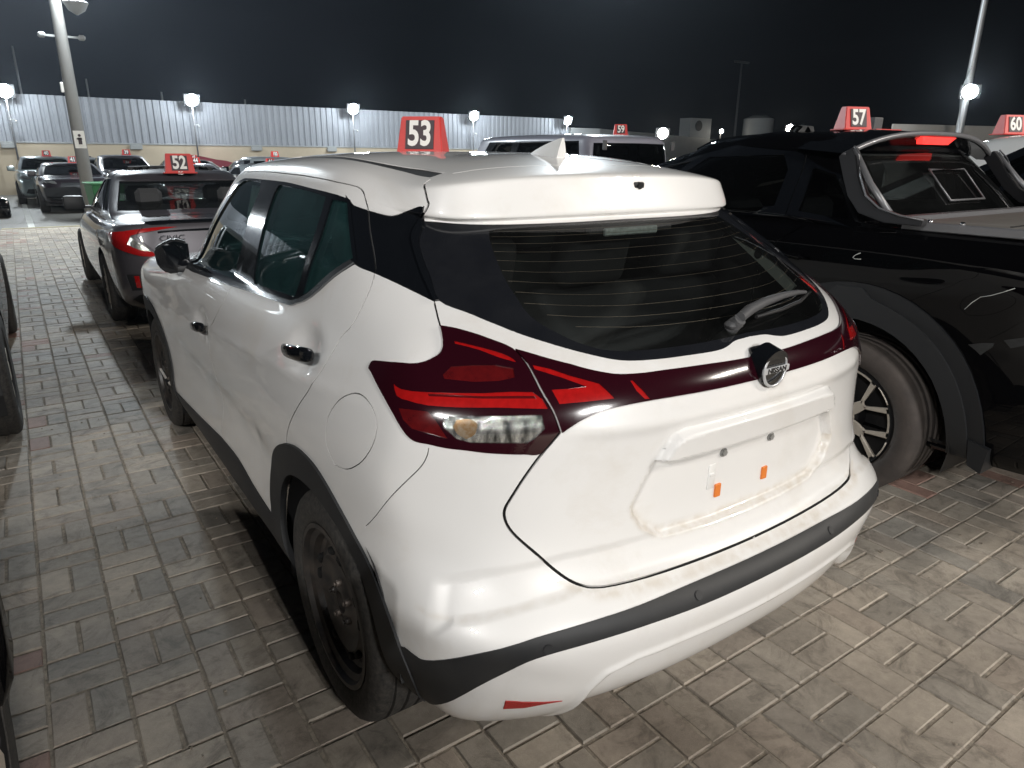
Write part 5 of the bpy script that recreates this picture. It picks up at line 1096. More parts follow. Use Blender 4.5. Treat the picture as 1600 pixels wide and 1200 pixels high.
# damage on the smashed car: torn bumper lying askew
dc = far[0]
b = MB(); b.prism([(-.55, 4.30, .30), (.75, 4.36, .42), (.78, 4.40, .62), (.10, 4.50, .66), (-.25, 4.52, .50), (-.6, 4.45, .36)], (.02, .16, .04)); b.build('torn_bumper', M['black_plastic'], dc)
b = MB(); b.box(.42, .60, 4.40, 4.45, .50, .58, .02, rot=None); b.build('bare_headlamp', M['clear_lens'], dc)
# number blocks on them
SG = [('39', 'small red number block on the tall dark grey car behind the lamp post', 1.85, 25.4, 1.46, .8), ('41', 'small red number block on the smashed dark car', .10, 22.2, 1.25, .8), ('40', 'small red number block on the pale blue van', -.35, 26.2, 1.41, .8),
      ('44', 'small red number block on the low grey car beyond the saloon', 2.35, 17.3, 1.29, .7), ('46', 'small red number block on the white car beyond the saloon', 4.15, 17.3, 1.27, .7), ('45', 'small red number block on the black car in the far row', 3.75, 24.6, 1.33, .7), ('100', 'small red number block on the silver estate by the hatchback pillar', 5.45, 21.2, 1.45, .75)]
for t, lab, x, y, z, s_ in SG: digits_sign('number_sign', lab, x, y, z, 0, t, s_, w=.32, group='small number blocks on the far cars', txt_w=.8 if len(t) > 2 else 1)
# ================================================================ black pickup to the right
def build_truck():
    t = thing('black_pickup', 'glossy black pickup with a covered bed, right of the white hatchback', 'pickup')
    m = M; X0 = 1.66; W2 = .95; XC = X0+W2
    # body surface in its own frame: tail at y=0, centre x=0, then moved
    d = dict(L=4.97, w=.95, H=1.685, sh=1.22, shr=1.22, shf=1.05, gb=1.25, gbr=0, gr=1.22, gf=3.75, rr=1.52, rf=2.75, wg=.87, wr=.70, ax=(1.235, 4.24), rw=.375, tr=.02, z0=.36, lean=0)
    Y0 = -1.27
    net = car_net(d); S = Surf(net); S.cache(); C = Cut(S, 7, 4)
    C.region('window_frame', [(-.875,1.70,1.275),(-.885,3.35,1.26),(-.72,2.9,1.60),(-.72,2.2,1.63),(-.74,1.78,1.60),(-.80,1.47,1.56),(-.875,1.36,1.275)], .001, m=m['gloss_black'], sub=1)
    C.region('quarter_window', [(-.80,1.67,1.545),(-.805,1.53,1.53),(-.82,1.47,1.47),(-.865,1.40,1.29),(-.865,1.66,1.30)], -.005, m=m['glass_dark'], sub=1)
    C.region('rear_window', [(-.80,1.80,1.29),(-.78,2.36,1.29),(-.76,2.36,1.585),(-.765,1.86,1.585),(-.79,1.80,1.50)][::-1], -.005, m=m['glass_dark'], sub=1)
    C.region('front_window', [(-.81,2.46,1.29),(-.82,3.25,1.28),(-.745,2.98,1.53),(-.75,2.48,1.575)], -.005, m=m['glass_dark'], sub=1)
    C.region('back_glass', [], uv=[(0, 9.9), (3.4, 9.9), (3.3, 12.9), (0, 13.0)], off=-.003, m=m['glass_rear'])
    C.region('windscreen', [], uv=[(18, 10.1), (14.9, 10.1), (15.0, 13.0), (18, 13.0)], off=-.004, m=m['glass_dark'])
    C.region('headlamp', [], uv=[(14.3, 5.2), (16.4, 4.9), (16.2, 5.9), (14.5, 6.5)], off=.003, m=m['clear_lens'])
    C.region('tail_lamp', [], uv=[(3.2, 4.6), (4.6, 4.6), (4.6, 6.6), (3.2, 6.6)], off=.004, m=m['lens_dark'])
    def ring(yc, r, z0=.30, n=30, a0=-.25): return [(-.95, yc+r*math.cos(q), .375+r*math.sin(q)) for q in np.linspace(a0, math.pi-a0, n)]
    fl = [(-.95, 1.235+.615*math.cos(q)*1.0, .365+.645*math.sin(q)) for q in np.linspace(-.12, math.pi+.12, 30)]
    for dy, nm in ((0, 'rear'), (3.005, 'front')):
        C.region('arch_flare_'+nm, [(x, y+dy, z) for x, y, z in fl], .012, m=m['flare'], sub=1, depth=.03)
        rid = [(-.95, 1.235+.555*math.cos(q), .37+.575*math.sin(q)) for q in np.linspace(-.15, math.pi+.15, 30)]
        # square notch at the crest of the inner ridge
        rid = rid[:13]+[(-.95, 1.235+.14, .945), (-.95, 1.235+.10, .985), (-.95, 1.235-.02, .99), (-.95, 1.235-.06, .955)]+rid[17:]
        C.region('arch_ridge_'+nm, [(x, y+dy, z) for x, y, z in rid], .022, m=m['flare2'], sub=1, depth=.03)
        C.region('opening', [(x, y+dy, z) for x, y, z in ring(1.235, .475)], hole=True, sub=1)
    C.region('door_crease', [], uv=[(6.0, 8.0), (6.01, 8.0), (6.01, 8.01)], off=0, m=m['black_paint'])
    for pts in ([(-.86,1.72,1.27),(-.93,1.70,1.15),(-.95,1.68,1.0),(-.95,1.66,.8),(-.95,1.70,.6),(-.95,1.80,.42)], [(-.88,2.43,1.26),(-.94,2.44,1.1),(-.95,2.44,.7),(-.95,2.44,.42)], [(-.90,3.36,1.24),(-.945,3.42,1.0),(-.95,3.42,.6)], [(-.86,1.72,1.27),(-.80,1.72,1.50),(-.75,1.74,1.60)]):
        C.gap(pts, .006, 2, m=m['dark'])
    n = C.run('body_shell', m['black_paint'])
    loc = (XC, Y0, 0); t.location = loc
    C.emit('body_shell', t)
    for q in n:
        if q in ('body_shell', 'door_crease') or n[q]['hole']: continue
        if q == 'gap': C.emit(q, t, 'both', 'panel_gaps', depth=0)['kind'] = 'stuff'
        elif q in ('back_glass', 'windscreen'): C.emit(q, t, 'both')
        else:
            for s_ in 'LR': C.emit(q, t, s_, q.replace('_rear', '').replace('_front', '') if q.startswith('arch') else q)
    keep = [k for k in n if k not in ('opening', 'gap', 'back_glass', 'windscreen', 'quarter_window', 'rear_window', 'front_window')]
    n['lining'] = dict(faces=np.concatenate([n[k]['faces'] for k in keep]), off=-.03, m=m['interior'], depth=0, hole=False); C.emit('lining', t, 'both', 'inner_lining', flip=True)
    for x in (-.38, .38):
        b = MB(); b.box(x-.26, x+.26, 2.35, 2.50, .5, 1.30, .05); b.box(x-.13, x+.13, 2.36, 2.46, 1.28, 1.50, .04); b.build('front_seat', m['seat'], t)
    # roof-edge spoiler with the brake lamp
    b = MB()
    for (y, z, w) in ((1.62, 1.672, .70),): pass
    prof = lambda w, s_: [(s_*w, 1.50, 1.58), (s_*w, 1.66, 1.665)]
    xs = np.linspace(-1, 1, 25); top = []; lipv = []; und = []; bak = []
    for q in xs:
        c = 1-abs(q)**3.2*.085*1.0
        top.append(b.bm.verts.new((q*.745, 1.78-.04*(1-q*q), 1.690*1-(abs(q)**3)*.105)))
        lipv.append(b.bm.verts.new((q*.765, 1.515-.06*(1-q*q), 1.672-(abs(q)**3)*.110)))
        und.append(b.bm.verts.new((q*.760, 1.520-.06*(1-q*q), 1.648-(abs(q)**3)*.110)))
        bak.append(b.bm.verts.new((q*.735, 1.575-.03*(1-q*q), 1.600-(abs(q)**3)*.06)))
    for k in range(24):
        for A_, B_ in ((top, lipv), (lipv, und), (und, bak)): b.bm.faces.new((A_[k], A_[k+1], B_[k+1], B_[k])).material_index = 0 if A_ is not und else 1
    b.build('roof_spoiler', m['gloss_black'], t, smooth=40)
    b = MB(); b.pipe([(q*.768, 1.512-.06*(1-q*q), 1.664-(abs(q)**3)*.112) for q in xs], .013, 8); b.build('spoiler_rim', m['grey_satin'], t, smooth=60)
    b = MB(); b.prism([(-.19, 1.452, 1.648), (.17, 1.452, 1.648), (.12, 1.466, 1.612), (-.15, 1.466, 1.612)], (0, .03, 0)); b.build('high_brake_lamp', m['lit_red'], t)
    # sail panels: a broad grey-edged strip from the roof down onto the bed rail
    for sg in (-1, 1):
        b = MB(); outl = [(1.48, 1.590), (1.445, 1.545), (1.40, 1.46), (1.345, 1.385), (1.27, 1.335), (1.17, 1.308), (1.05, 1.295), (1.05, 1.268), (1.21, 1.272), (1.34, 1.305), (1.42, 1.375), (1.475, 1.455), (1.535, 1.55)]
        def sx(z): return -.755-.135*(1-(z-1.262)/.33)
        vs = [b.bm.verts.new((sg*-sx(z)*-1*-1 if False else sg*(-sx(z)), y, z)) for y, z in outl]; b.bm.faces.new(vs); r_ = bmesh.ops.extrude_face_region(b.bm, geom=b.bm.faces[:]); 
        for v in [g_ for g_ in r_['geom'] if isinstance(g_, bmesh.types.BMVert)]: v.co.x -= sg*.05
        bmesh.ops.bevel(b.bm, geom=b.bm.edges[:], offset=.004, segments=2, affect='EDGES'); b.build('sail_panel', m['satin_black'], t, smooth=40)
        e_ = MB(); e_.pipe([(sg*(-sx(z)+.002), y-.004, z+.002) for y, z in [(1.475, 1.592), (1.435, 1.55), (1.395, 1.462), (1.335, 1.378), (1.255, 1.329), (1.15, 1.304), (1.05, 1.293)]], .0045, 6); e_.build('sail_edge', m['grey_satin'], t)
        e_ = MB(); e_.pipe([(sg*.745, 1.475, 1.575), (sg*.79, 1.35, 1.43), (sg*.82, 1.22, 1.305)], .016, 6); e_.build('glass_moulding', m['grey_satin'], t)
    b = MB(); b.box(-.80, .80, 1.14, 1.20, 1.262, 1.300, .006); b.build('header_strip', m['grey_satin'], t)
    # bed cover
    b = MB(); b.box(-.775, .775, .06, 1.13, 1.245, 1.283, .012, seg=2); tc_ = b.build('bed_cover', m['bed_cover'], t, smooth=40)
    for y in (.38, .76):
        b = MB(); b.box(-.76, .76, y-.006, y+.006, 1.280, 1.286); b.build('cover_hinge', m['seal'], tc_)
    for sg in (-1, 1):
        b = MB(); b.box(min(sg*.795, sg*.825), max(sg*.795, sg*.825), .05, 1.16, 1.245, 1.282, .004); b.build('bed_rail', m['grey_satin'], t)
        for y in (.30, .62, .92, 1.05):
            b = MB(); b.tube((sg*.81, y, 1.278), (sg*.81, y, 1.294), .011, .009, 12); b.build('rail_bolt', m['chrome'], t)
    b = MB()
    pr = [(-.17, 1.40, 1.49), (.20, 1.40, 1.49), (.20, 1.27, 1.345), (-.17, 1.27, 1.345)]
    b.pipe(pr+pr[:1], .006, 5); b.build('slider_frame', m['grey_satin'], t)
    # wheels: black and machined six-spoke alloys
    for yc in (1.235, 4.24):
        for sg in (-1, 1):
            x = sg*.965; r = .375
            b = MB(); pa = [(sg*.93, yc+.49*math.cos(q), .375+.49*math.sin(q)) for q in np.linspace(-.25, math.pi+.25, 18)]; va = [b.bm.verts.new(p) for p in pa]; vb = [b.bm.verts.new((sg*.60, y, z)) for _, y, z in pa]
            for k in range(17): b.bm.faces.new((va[k], va[k+1], vb[k+1], vb[k])).smooth = True
            b.bm.faces.new(vb); b.build('wheel_housing', m['seal'], t, recalc=False)
            h = MB(); A = lambda q: x-sg*q; rr = .258
            pf = [(rr, A(.03)), (rr+.008, A(.012)), (r*.80, A(0)), (r*.92, A(.002)), (r*.965, A(.014)), (r*.99, A(.032))]
            for g_ in (.07, .115, .165, .21): pf += [(r, A(g_-.014)), (r-.008, A(g_-.006)), (r-.008, A(g_+.002)), (r, A(g_+.008))]
            pf += [(r*.98, A(.235)), (r*.9, A(.25)), (rr, A(.25))]
            h.lathe(pf, 72, 'x', (0, yc, r)); h.build('tyre', m['tyre_worn'], t, smooth=50)
            h = MB(); h.lathe([(rr+.004, A(.024)), (rr-.004, A(.010)), (rr-.012, A(.013)), (rr-.020, A(.05)), (rr-.03, A(.10)), (.09, A(.10)), (.085, A(.04)), (.0005, A(.035))], 48, 'x', (0, yc, r)); rim = h.build('rim', m['dark_alloy'], t, smooth=40)
            def arc(r0, r1, a, b_, n_=6):
                w_ = [math.radians(v) for v in np.linspace(a, b_, n_)]; return [(r0, v) for v in w_]+[(r1, v) for v in w_[::-1]]
            def plate(o_): 
                sp = MB(); sp.prism([Vector((A(.014), yc+r_*math.cos(v), r+r_*math.sin(v))) for r_, v in o_], (-sg*.016, 0, 0)); bmesh.ops.bevel(sp.bm, geom=sp.bm.edges[:], offset=.0015, segments=1, affect='EDGES'); return sp
            rd = math.radians
            for k in range(6):
                c_ = 60*k+22
                plate([(.055, rd(c_-28)), (.10, rd(c_-15)), (.150, rd(c_-7)), (.135, rd(c_)), (.150, rd(c_+7)), (.10, rd(c_+15)), (.055, rd(c_+28))]).build('spoke', m['silver'], rim)
                for s2 in (-1, 1): plate([(.128, rd(c_+s2*1.5)), (.142, rd(c_+s2*9.5)), (.249, rd(c_+s2*20)), (.251, rd(c_+s2*13.5))]).build('spoke_arm', m['silver'], rim)
                plate(arc(.236, .252, c_+14, c_+46)).build('rim_bridge', m['silver'], rim)
            sp = MB(); sp.tube((A(.008), yc, r), (A(.04), yc, r), .062, .068, 24); sp.build('hub_cap', m['silver'], rim, smooth=40)
            for k in range(6):
                a0 = math.radians(60*k+22); sp = MB(); q0 = [(A(.010), yc+.251*math.cos(w_), r+.251*math.sin(w_)) for w_ in np.linspace(a0-.17, a0+.17, 7)]; sp.pipe(q0, .0035, 5); sp.build('rim_accent', m['silver'], rim)
    b = MB(); b.box(-.70, .70, .4, 4.5, .30, .42); b.build('underbody', m['seal'], t)
    for sg in (-1, 1):
        b = MB(); b.prism([(sg*.935, .60, .42), (sg*.935, .68, .44), (sg*.935, .665, .33), (sg*.935, .61, .31)], (-sg*.22, 0, 0)); b.build('mud_flap', m['flare'], t)
    # door handles, scratches and bare primer on the flank
    for y in (1.60, 2.55):
        for sg in (-1, 1):
            b = MB(); b.pipe([(sg*.935, y-.09, 1.085), (sg*.972, y-.06, 1.09), (sg*.975, y+.05, 1.10), (sg*.935, y+.10, 1.105)], [.010, .014, .014, .010], 8); b.build('door_handle', m['black_paint'], t, smooth=60)
    def on_side(y, z):
        u_, v_ = S.uv([(-.95, y, z)]); p = S.raw(u_, v_)[0]; n_ = S.nrm_raw(u_, v_)[0]; return Vector(p+n_*.0012)
    pale = mat('bare_scratch', (.45, .46, .44), .6)
    for pts in ([(1.263, 1.141), (1.283, 1.130), (1.294, 1.117), (1.283, 1.111), (1.255, 1.113)], [(.794, .967), (.773, .998), (.748, 1.024), (.716, 1.035), (.678, 1.054), (.640, 1.076)]):
        b = MB(); b.pipe([on_side(*q) for q in pts], .0016, 5); b.build('scratch', pale, t)
    pr_ = mat('bare_primer', (.020, .021, .022), .7, noise=(40, 1, (.006, .006, .006)))
    for pts in ([(.753, .83), (.706, .846), (.664, .855), (.666, .838), (.686, .817), (.701, .797), (.725, .814)], [(.634, .873), (.570, .897), (.564, .867), (.606, .847)]):
        b = MB(); b.bm.faces.new([b.bm.verts.new(on_side(*q)+Vector((-.0006, 0, 0))) for q in pts]); r_ = bmesh.ops.extrude_face_region(b.bm, geom=b.bm.faces[:])
        for v in [g_ for g_ in r_['geom'] if isinstance(g_, bmesh.types.BMVert)]: v.co.x += .004
        b.build('bare_patch', pr_, t)
    return t
M['flare'] = mat('arch_plastic', (.010, .011, .013), .5, bump=(700, .2, .0006)); M['flare2'] = mat('arch_plastic_dusty', (.016, .017, .019), .55, bump=(700, .2, .0006))
M['grey_satin'] = mat('grey_satin_trim', (.20, .20, .21), .35, metal=.3, coat=.3); M['satin_black'] = mat('satin_black', (.022, .022, .024), .45)
M['lit_red'] = mat('lit_brake_lens', (.5, .01, .01), .3, emit=(1, .05, .04), emit_s=1.6, bump=(250, .6, .002))
M['bed_cover'] = mat('bed_cover_vinyl', (.20, .19, .175), .6, bump=(400, .2, .0008), noise=(5, .4, (.14, .13, .12)))
M['tyre_worn'] = mat('dusty_tyre', (.050, .042, .038), .8, bump=(140, .35, .002), noise=(10, .8, (.10, .082, .072)))
truck = build_truck()
digits_sign('number_sign', 'red number block reading 57 on the black pickup roof', 2.82, .80, 1.70, R(-22), '57', .60, w=.31)
b = MB()
t = thing('fallen_number_sign', 'red number block lying on its face on the pickup roof', 'number sign', (3.40, .95, 1.695), R(-10)); b.box(-.12, .12, -.07, .07, 0, .030, .005, seg=2); b.build('body', M['red_sign'], t)
t = thing('roof_camera', 'black gadget with a cable and pale box on the pickup roof', 'device', (3.22, .95, 1.695), R(-10))
b = MB(); b.box(-.03, .03, -.03, .03, 0, .03, .005); b.pipe([(0, 0, .02), (-.02, 0, .05), (.03, 0, .07), (0, 0, .085)], .012, 6); b.pipe([(0, 0, .02), (-.10, .02, .012), (-.22, .0, .010)], .008, 6); b.build('stand', M['black_plastic'], t); b = MB(); b.box(.04, .12, -.03, .03, .01, .10, .006, seg=2); b.build('pale_box', M['grey_plastic'], t)
# ---------------------------------------------------------------- grey off-roader and white SUV beyond
def jeep():
    d = dict(L=5.3, w=.92, H=1.84, sh=1.12, shr=1.2, shf=1.08, gb=1.22, gr=.10, gf=3.75, rr=.16, rf=3.30, wg=.80, wr=.76, ax=(.85, 3.7), rw=.42, tr=.02, tf=.03, z0=.5, side_u=[(5.3, 6.9), (7.5, 9.9), (10.5, 13.0)], kick=0, doors=(7.2, 10.2), mirror=M['black_plastic'])
    car, C, S, n = make_car('grey_offroader', 'boxy pale grey off-roader behind the white hatchback roof, tail towards the camera', d, M['jeep_paint'], (5.55, 5.3, 0), 0, glass='glass_dark', alloy=5, tail='tall', res=(5, 3))
    b = MB(); b.box(-.80, -.765, -.0, .10, 1.55, 1.60); 
    b = MB(); b.lathe([(.20, -.16), (.34, -.18), (.38, -.16), (.38, .0), (.2, .02)], 32, 'y', (0, 0, 1.05), True); b.build('spare_wheel', M['tyre'], car, smooth=40)
    for x in (-.62, .62):
        b = MB(); b.box(x-.03, x+.03, .055, .09, 1.62, 1.74, .008); b.build('glass_hinge', M['grey_plastic'], car)
    return car
jeep()
digits_sign('number_sign', 'small red number block reading 59 on the off-roader roof', 6.05, 6.3, 1.84, R(-35), '59', .68)
make_car('white_suv', 'white estate car beyond the pickup at the right edge', dict(d_suv, H=1.74, L=4.6, gb=1.12, sh=1.05), M['white'], (5.30, -1.3, 0), 0, alloy=10, tail='tall', glass='glass_dark', res=(5, 3))
digits_sign('number_sign', 'red number block at the right edge on the white estate roof', 5.42, .98, 1.735, R(-25), '60', .70)
# ================================================================ boundary wall, lamp posts, masts, bin
M['wall_paint'] = mat('cream_wall_paint', (.50, .42, .31), .8, noise=(.7, .5, (.36, .30, .23)), bump=(25, .3, .004))
M['sheet'] = mat('galvanised_sheet', (.34, .355, .39), .6, metal=.1, noise=(.5, .8, (.24, .255, .28)))
M['sheet_plain'] = mat('plain_sheet', (.33, .34, .34), .6, noise=(.5, .6, (.26, .27, .27)))
M['galv'] = mat('galvanised_steel', (.42, .43, .44), .45, metal=.6)
M['concrete_pole'] = mat('concrete_pole', (.20, .195, .185), .8, noise=(6, .5, (.24, .23, .21)), bump=(50, .4, .003))
def emitter(name, s, col=(1, .98, .95)): return mat(name, (.8, .8, .8), .5, emit=col, emit_s=s)
M['lamp_face'] = emitter('lamp_face', 260, (.90, .97, 1.0)); M['lamp_warm'] = emitter('lamp_face_warm', 120, (1, .93, .80))
WY = 31.0
wall = thing('boundary_wall', 'long cream block wall topped with grey corrugated sheets behind the parked cars', 'wall', (0, WY, 0))
b = MB(); b.box(-45, 25.2, 0, .22, 0, 1.84); b.build('block_base', M['wall_paint'], wall)
b = MB(); b.box(-45, 25.2, -.03, .25, 1.84, 1.90, .01); b.build('coping', M['sheet_plain'], wall)
# corrugated sheets, each about 1.06 m wide, in two tiers
def sheet_mesh(wd, h_, z0):
    V, F = [], []; n = int(wd/.2647+.5); xs = []
    for i in range(n):
        x = i*wd/n; p = wd/n; xs += [(x, 0), (x+p*.30, 0), (x+p*.42, -.045), (x+p*.86, -.045), (x+p*.98, 0)]
    xs.append((wd, 0))
    for x, y in xs: V += [(x, y, z0), (x, y, z0+h_)]
    F = [(2*i, 2*i+2, 2*i+3, 2*i+1) for i in range(len(xs)-1)]
    me = bpy.data.meshes.new('corrugated_sheet'); me.from_pydata(V, [], F); me.materials.append(M['sheet']); return me
lo_, hi_ = sheet_mesh(1.058, .80, 1.90), sheet_mesh(1.058, .86, 2.68)
k = 0; x = -12.0
while x < 25.0:
    for me_, dy in ((lo_, 0), (hi_, -.006)):
        o = bpy.data.objects.new('corrugated_sheet', me_); COL.objects.link(o); o.parent = wall; o.location = (x, .05+dy+RNG.uniform(-.004, .004), RNG.uniform(-.006, .006))
    x += 1.06
b = MB(); b.box(-45, -12, .02, .06, 1.90, 3.54); b.build('sheet_run', M['sheet'], wall)
b = MB(); b.box(-45, 25.2, .06, .10, 2.62, 2.68); b.box(-45, 25.2, .06, .10, 3.44, 3.50); b.build('rail', M['galv'], wall)
for x in (-6.4, -1.3, 2.9, 7.6, 11.0, 14.6):
    b = MB(); b.box(x-.22, x+.22, -.16, -.02, 1.66, 1.84, .02); b.build('junction_box', M['grey_plastic'] if False else M['sheet_plain'], wall)
far_wall = thing('side_wall', 'plain grey sheet fence running on to the right past the corrugated one', 'wall', (25.2, WY, 0))
b = MB(); b.prism([(0, 0, 0), (2.2, 0, 0), (32, 14, 0), (32, 14.2, 0), (2.2, .2, 0), (0, .2, 0)], (0, 0, 3.1)); b.build('fence_sheet', M['sheet_plain'], far_wall)
fw2 = thing('white_fence', 'pale fence seen past the pickup roof at the right', 'fence', (33, 12.5, 0), R(-20)); b = MB(); b.box(-5, 5.5, 0, .1, 0, 2.9); b.build('fence_sheet', mat('pale_fence', (.40, .38, .35), .7, noise=(1, .5, (.33, .31, .28))), fw2)
def flood_head(parent, p, aim, s=.22, mt=None, name='lamp_head'):
    q = (Vector(aim)-Vector(p)).to_track_quat('-Y', 'Z').to_matrix()
    b = MB(); b.box(-s, s, -.02, .07, -s*.72, s*.72, .015, rot=q, at=Vector(p)); hd = b.build(name, M['grey_plastic'], parent, smooth=40)
    b = MB(); b.lathe([(.001, -.075), (s*.35, -.068), (s*.62, -.045), (s*.74, -.02), (s*.74, .0)], 24, 'y', (0, 0, 0))
    for v in b.bm.verts: v.co = q @ v.co+Vector(p)
    b.build('lamp_lens', mt or M['lamp_face'], hd)
for i, p in enumerate(WALL_LAMPS):
    t = thing('lamp_post', ['lit floodlight on a thin post above the wall, outside the picture on the far left', 'lit floodlight on a thin post above the wall, just outside the picture on the left', 'lit floodlight on a thin post above the wall at the left picture edge', 'lit floodlight on a thin post above the corrugated wall, left of centre', 'lit floodlight on a thin post above the wall, between numbers 52 and 53', 'lit floodlight on a thin post above the wall, just right of number 53', 'lit floodlight at the end of the corrugated wall above the grey off-roader'][i], 'lamp post', (p[0], p[1], 0), 0, 'lamp posts along the wall')
    b = MB(); b.tube((0, 0, 0), (0, 0, p[2]-.08), .035, .028, 10); b.build('post', M['grey_plastic'], t)
    flood_head(t, (0, -.08, p[2]), (0, -8, p[2]-2.6), .31)
    b = MB(); b.box(-.02, .16, -.03, .03, 2.62, 2.66, .004); b.tube((.16, .02, 2.60), (.16, -.13, 2.55), .035, .035, 12); b.build('camera', M['sheet_plain'], t)
# concrete mast in the aisle
t = thing('concrete_mast', 'tall concrete lamp mast left of the grey saloon with a small sign on it', 'lamp mast', (-.03, 17.0, 0))
b = MB(); b.tube((0, 0, 0), (0, 0, 5.6), .140, .105, 20); b.build('mast', M['concrete_pole'], t, smooth=40)
b = MB(); b.prism([(-.11, -.175, 1.62), (.10, -.175, 1.62), (.10, -.175, 1.98), (-.11, -.175, 1.98)], (0, -.006, 0)); b.build('sign_plate', M['sign_white'], t)
b = MB(); b.box(-.035, .035, -.184, -.181, 1.70, 1.84); b.tube((0, -.1825, 1.885), (0, -.184, 1.885), .03, .03, 12); b.box(-.06, .04, -.184, -.181, 1.80, 1.83); b.build('sign_figure', M['sign_black'], t)
b = MB(); b.box(-.18, -.12, -.06, .0, 2.75, 2.95, .01); b.build('wifi_box', M['sign_white'], t)
b = MB(); b.box(-.30, .34, -.02, .02, 3.83, 3.87); b.box(-.42, -.28, -.10, .06, 3.80, 3.90, .03); b.box(.30, .44, -.10, .06, 3.80, 3.90, .03); b.build('camera_arm', M['sheet_plain'], t)
b = MB(); b.lathe([(.02, -.14), (.16, -.05), (.24, .10), (.22, .12), (.02, .12)], 20, 'z', (.36, -.05, 4.42)); b.build('horn_speaker', M['sheet_plain'], t, smooth=40)
flood_head(t, (0, -.2, 5.5), (2, -12, 0), .25)
# right-hand mast with its bracket lamp, and a dark mast beyond
t = thing('lamp_mast', 'slim pale lamp mast behind the pickup at the right', 'lamp mast', (29.9, 12.4, 0))
b = MB(); b.tube((0, 0, 0), (0, 0, 14), .16, .07, 14); b.build('mast', M['galv'], t, smooth=40); flood_head(t, (-.2, -.2, 4.05), (-20, -10, 0), .35); b = MB(); b.pipe([(0, 0, 5.0), (-1.6, -.5, 4.0), (-4.5, -2, 2.6)], .02, 5); b.build('stay_cable', M['galv'], t)
t = thing('dark_mast', 'thin unlit lamp mast against the sky above the pickup roof', 'lamp mast', (52, 41, 0)); b = MB(); b.tube((0, 0, 0), (0, 0, 9.4), .12, .07, 10); b.box(-.9, .9, -.1, .1, 9.3, 9.45); b.build('mast', M['grey_plastic'], t)
def small_lamp(x, y, z, s, lab, warm=True):
    t = thing('yard_lamp', lab, 'lamp', (x, y, 0), 0, 'distant floodlights above the pickup roof'); b = MB(); b.tube((0, 0, 0), (0, 0, z-.1), .06, .05, 8); b.build('post', M['grey_plastic'], t); flood_head(t, (0, -.1, z), (-8, -14, 0), s, M['lamp_warm'] if warm else M['lamp_face'])
small_lamp(22.0, 20.9, 2.52, .30, 'brightest distant floodlight, right of number 59 over the off-roader')
small_lamp(49.6, 40.6, 3.72, .22, 'faint distant floodlight low over the front of the pickup roof')
small_lamp(35.9, 24.4, 3.2, .26, 'distant floodlight just left of number 57 over the pickup roof')
t = thing('water_tank', 'small pale tank on the skyline left of number 57', 'tank', (52.5, 39, 0)); b = MB(); b.tube((0, 0, 3.0), (0, 0, 4.75), 1.25, 1.25, 20); b.tube((0, 0, 4.75), (0, 0, 5.0), 1.25, .6, 20); b.box(-1.2, 1.2, -1.2, 1.2, 0, 3.0); b.build('tank', M['sheet_plain'], t, smooth=40)
t = thing('air_conditioner', 'air conditioning unit on the skyline behind the off-roader', 'air conditioner', (47.5, 41.6, 0)); b = MB(); b.box(-1.3, 1.3, -.6, .6, 0, 4.7); b.build('plinth', M['sheet_plain'], t); b = MB(); b.tube((-.3, -.62, 4.1), (-.3, -.66, 4.1), .42, .42, 20); b.build('fan_guard', M['black_plastic'], t)
for i, (x, h_) in enumerate(((1.9, 4.75), (-.35, 5.9), (4.6, 4.35), (8.0, 4.2))):
    t = thing('skyline_post', ['short pole rising behind the wall right of the concrete mast', 'tallest thin pole behind the wall, left of the concrete mast', 'short pole behind the wall, left of the second floodlight', 'faint short pole behind the wall, right of the second floodlight'][i], 'pole', (x*1.15, 38, 0), 0, 'poles rising behind the wall'); b = MB(); b.tube((0, 0, 0), (0, 0, h_), .05, .04, 8); b.build('pole', M['galv'], t)
# red skip against the wall
t = thing('maroon_skip', 'maroon container against the cream wall right of number 52', 'container', (5.85, 30.3, 0)); b = MB(); b.prism([(-.62, 0, .3), (.62, 0, .3), (.72, 0, 1.12), (.30, 0, 1.25), (-.10, 0, 1.30), (-.75, 0, 1.44), (-.75, 0, .9)], (0, .6, 0)); b.build('container_body', mat('maroon_paint', (.20, .02, .035), .5), t); b = MB(); b.pipe([(.72, 0, 1.1), (.86, 0, 1.1), (.86, 0, .6)], .02, 6); b.build('handle', M['steel_black'], t)
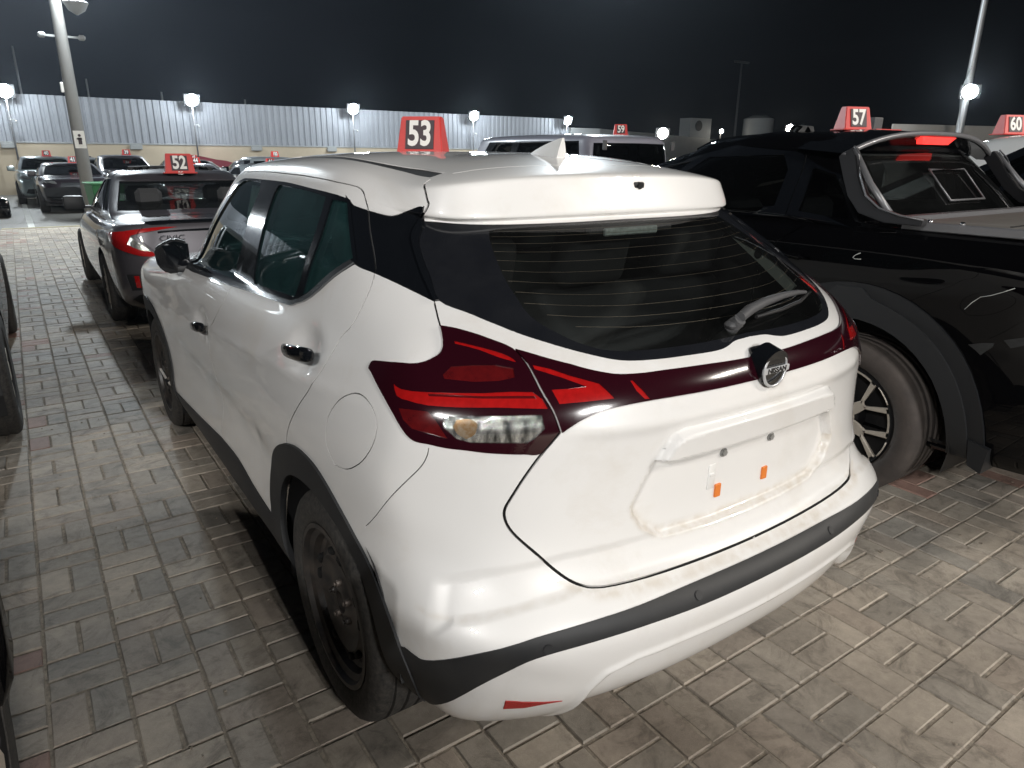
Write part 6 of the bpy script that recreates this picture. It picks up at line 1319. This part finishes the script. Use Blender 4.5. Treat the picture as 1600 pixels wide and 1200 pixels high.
# green wheelie bin
t = thing('green_bin', 'green wheeled bin beside the smashed dark car', 'bin', (.12, 15.1, 0), R(8)); g_ = mat('green_plastic', (.02, .16, .05), .45)
b = MB(); vb = [(-.22, -.26, .08), (.22, -.26, .08), (.22, .26, .08), (-.22, .26, .08)]; vt = [(-.29, -.34, .92), (.29, -.34, .92), (.29, .34, .92), (-.29, .34, .92)]; A_ = [b.bm.verts.new(v) for v in vb]; B_ = [b.bm.verts.new(v) for v in vt]
for k in range(4): b.bm.faces.new((A_[k], A_[(k+1) % 4], B_[(k+1) % 4], B_[k]))
b.bm.faces.new(A_[::-1]); b.bm.faces.new(B_); bmesh.ops.bevel(b.bm, geom=b.bm.edges[:], offset=.02, segments=2, affect='EDGES'); b.build('bin_body', g_, t, smooth=40)
b = MB(); b.box(-.31, .31, -.37, .37, .92, .965, .015, seg=2); b.build('lid', g_, t, smooth=40)
for x in (-.22, .22): b = MB(); b.tube((x-.03, .28, .10), (x+.03, .28, .10), .10, .10, 16); b.build('wheel', M['seal'], t)
# painted lines where the paving ends
g_ = mat('white_line_paint', (.62, .62, .58), .7, noise=(5, .8, (.34, .33, .31))); b = MB(); b.box(-1.28, -1.16, 16.60, 30.6, -.002, .003); tag(b.build('bay_line', g_), kind='structure')
b = MB(); b.box(-1.75, .3, 16.50, 16.60, -.0075, .004); tag(b.build('edge_line', mat('yellow_line_paint', (.50, .42, .22), .7, noise=(6, .8, (.3, .27, .2)))), kind='structure')
# crumbs of mortar and grit lying on the paving
b = MB()
for _ in range(420):
    x, y = RNG.uniform(-1.5, 3.6), RNG.uniform(-1.9, 3.0)
    if -.85 < x < .85 and y > -.7: continue
    s_ = RNG.uniform(.001, .004)*(2.2 if RNG.uniform() < .05 else 1); b.box(x-s_, x+s_*1.3, y-s_, y+s_, 0, s_*1.2, rot=None)
o = b.build('grit', M['sand']); tag(o, 'loose grit and mortar crumbs scattered over the paving', 'grit', kind='stuff')
# ================================================================ dusty night air that gives the floodlights their halos
hm = bpy.data.materials.new('night_haze'); hm.use_nodes = True; t_ = hm.node_tree; t_.nodes.clear(); o_ = t_.nodes.new('ShaderNodeOutputMaterial'); v_ = t_.nodes.new('ShaderNodeVolumePrincipled')
v_.inputs['Density'].default_value = .00045; v_.inputs['Color'].default_value = (.75, .86, 1, 1); v_.inputs['Anisotropy'].default_value = .82; t_.links.new(v_.outputs[0], o_.inputs['Volume'])
b = MB(); b.box(-70, 95, -65, 85, -1.2, 16); o = b.build('haze', hm); o['kind'] = 'stuff'
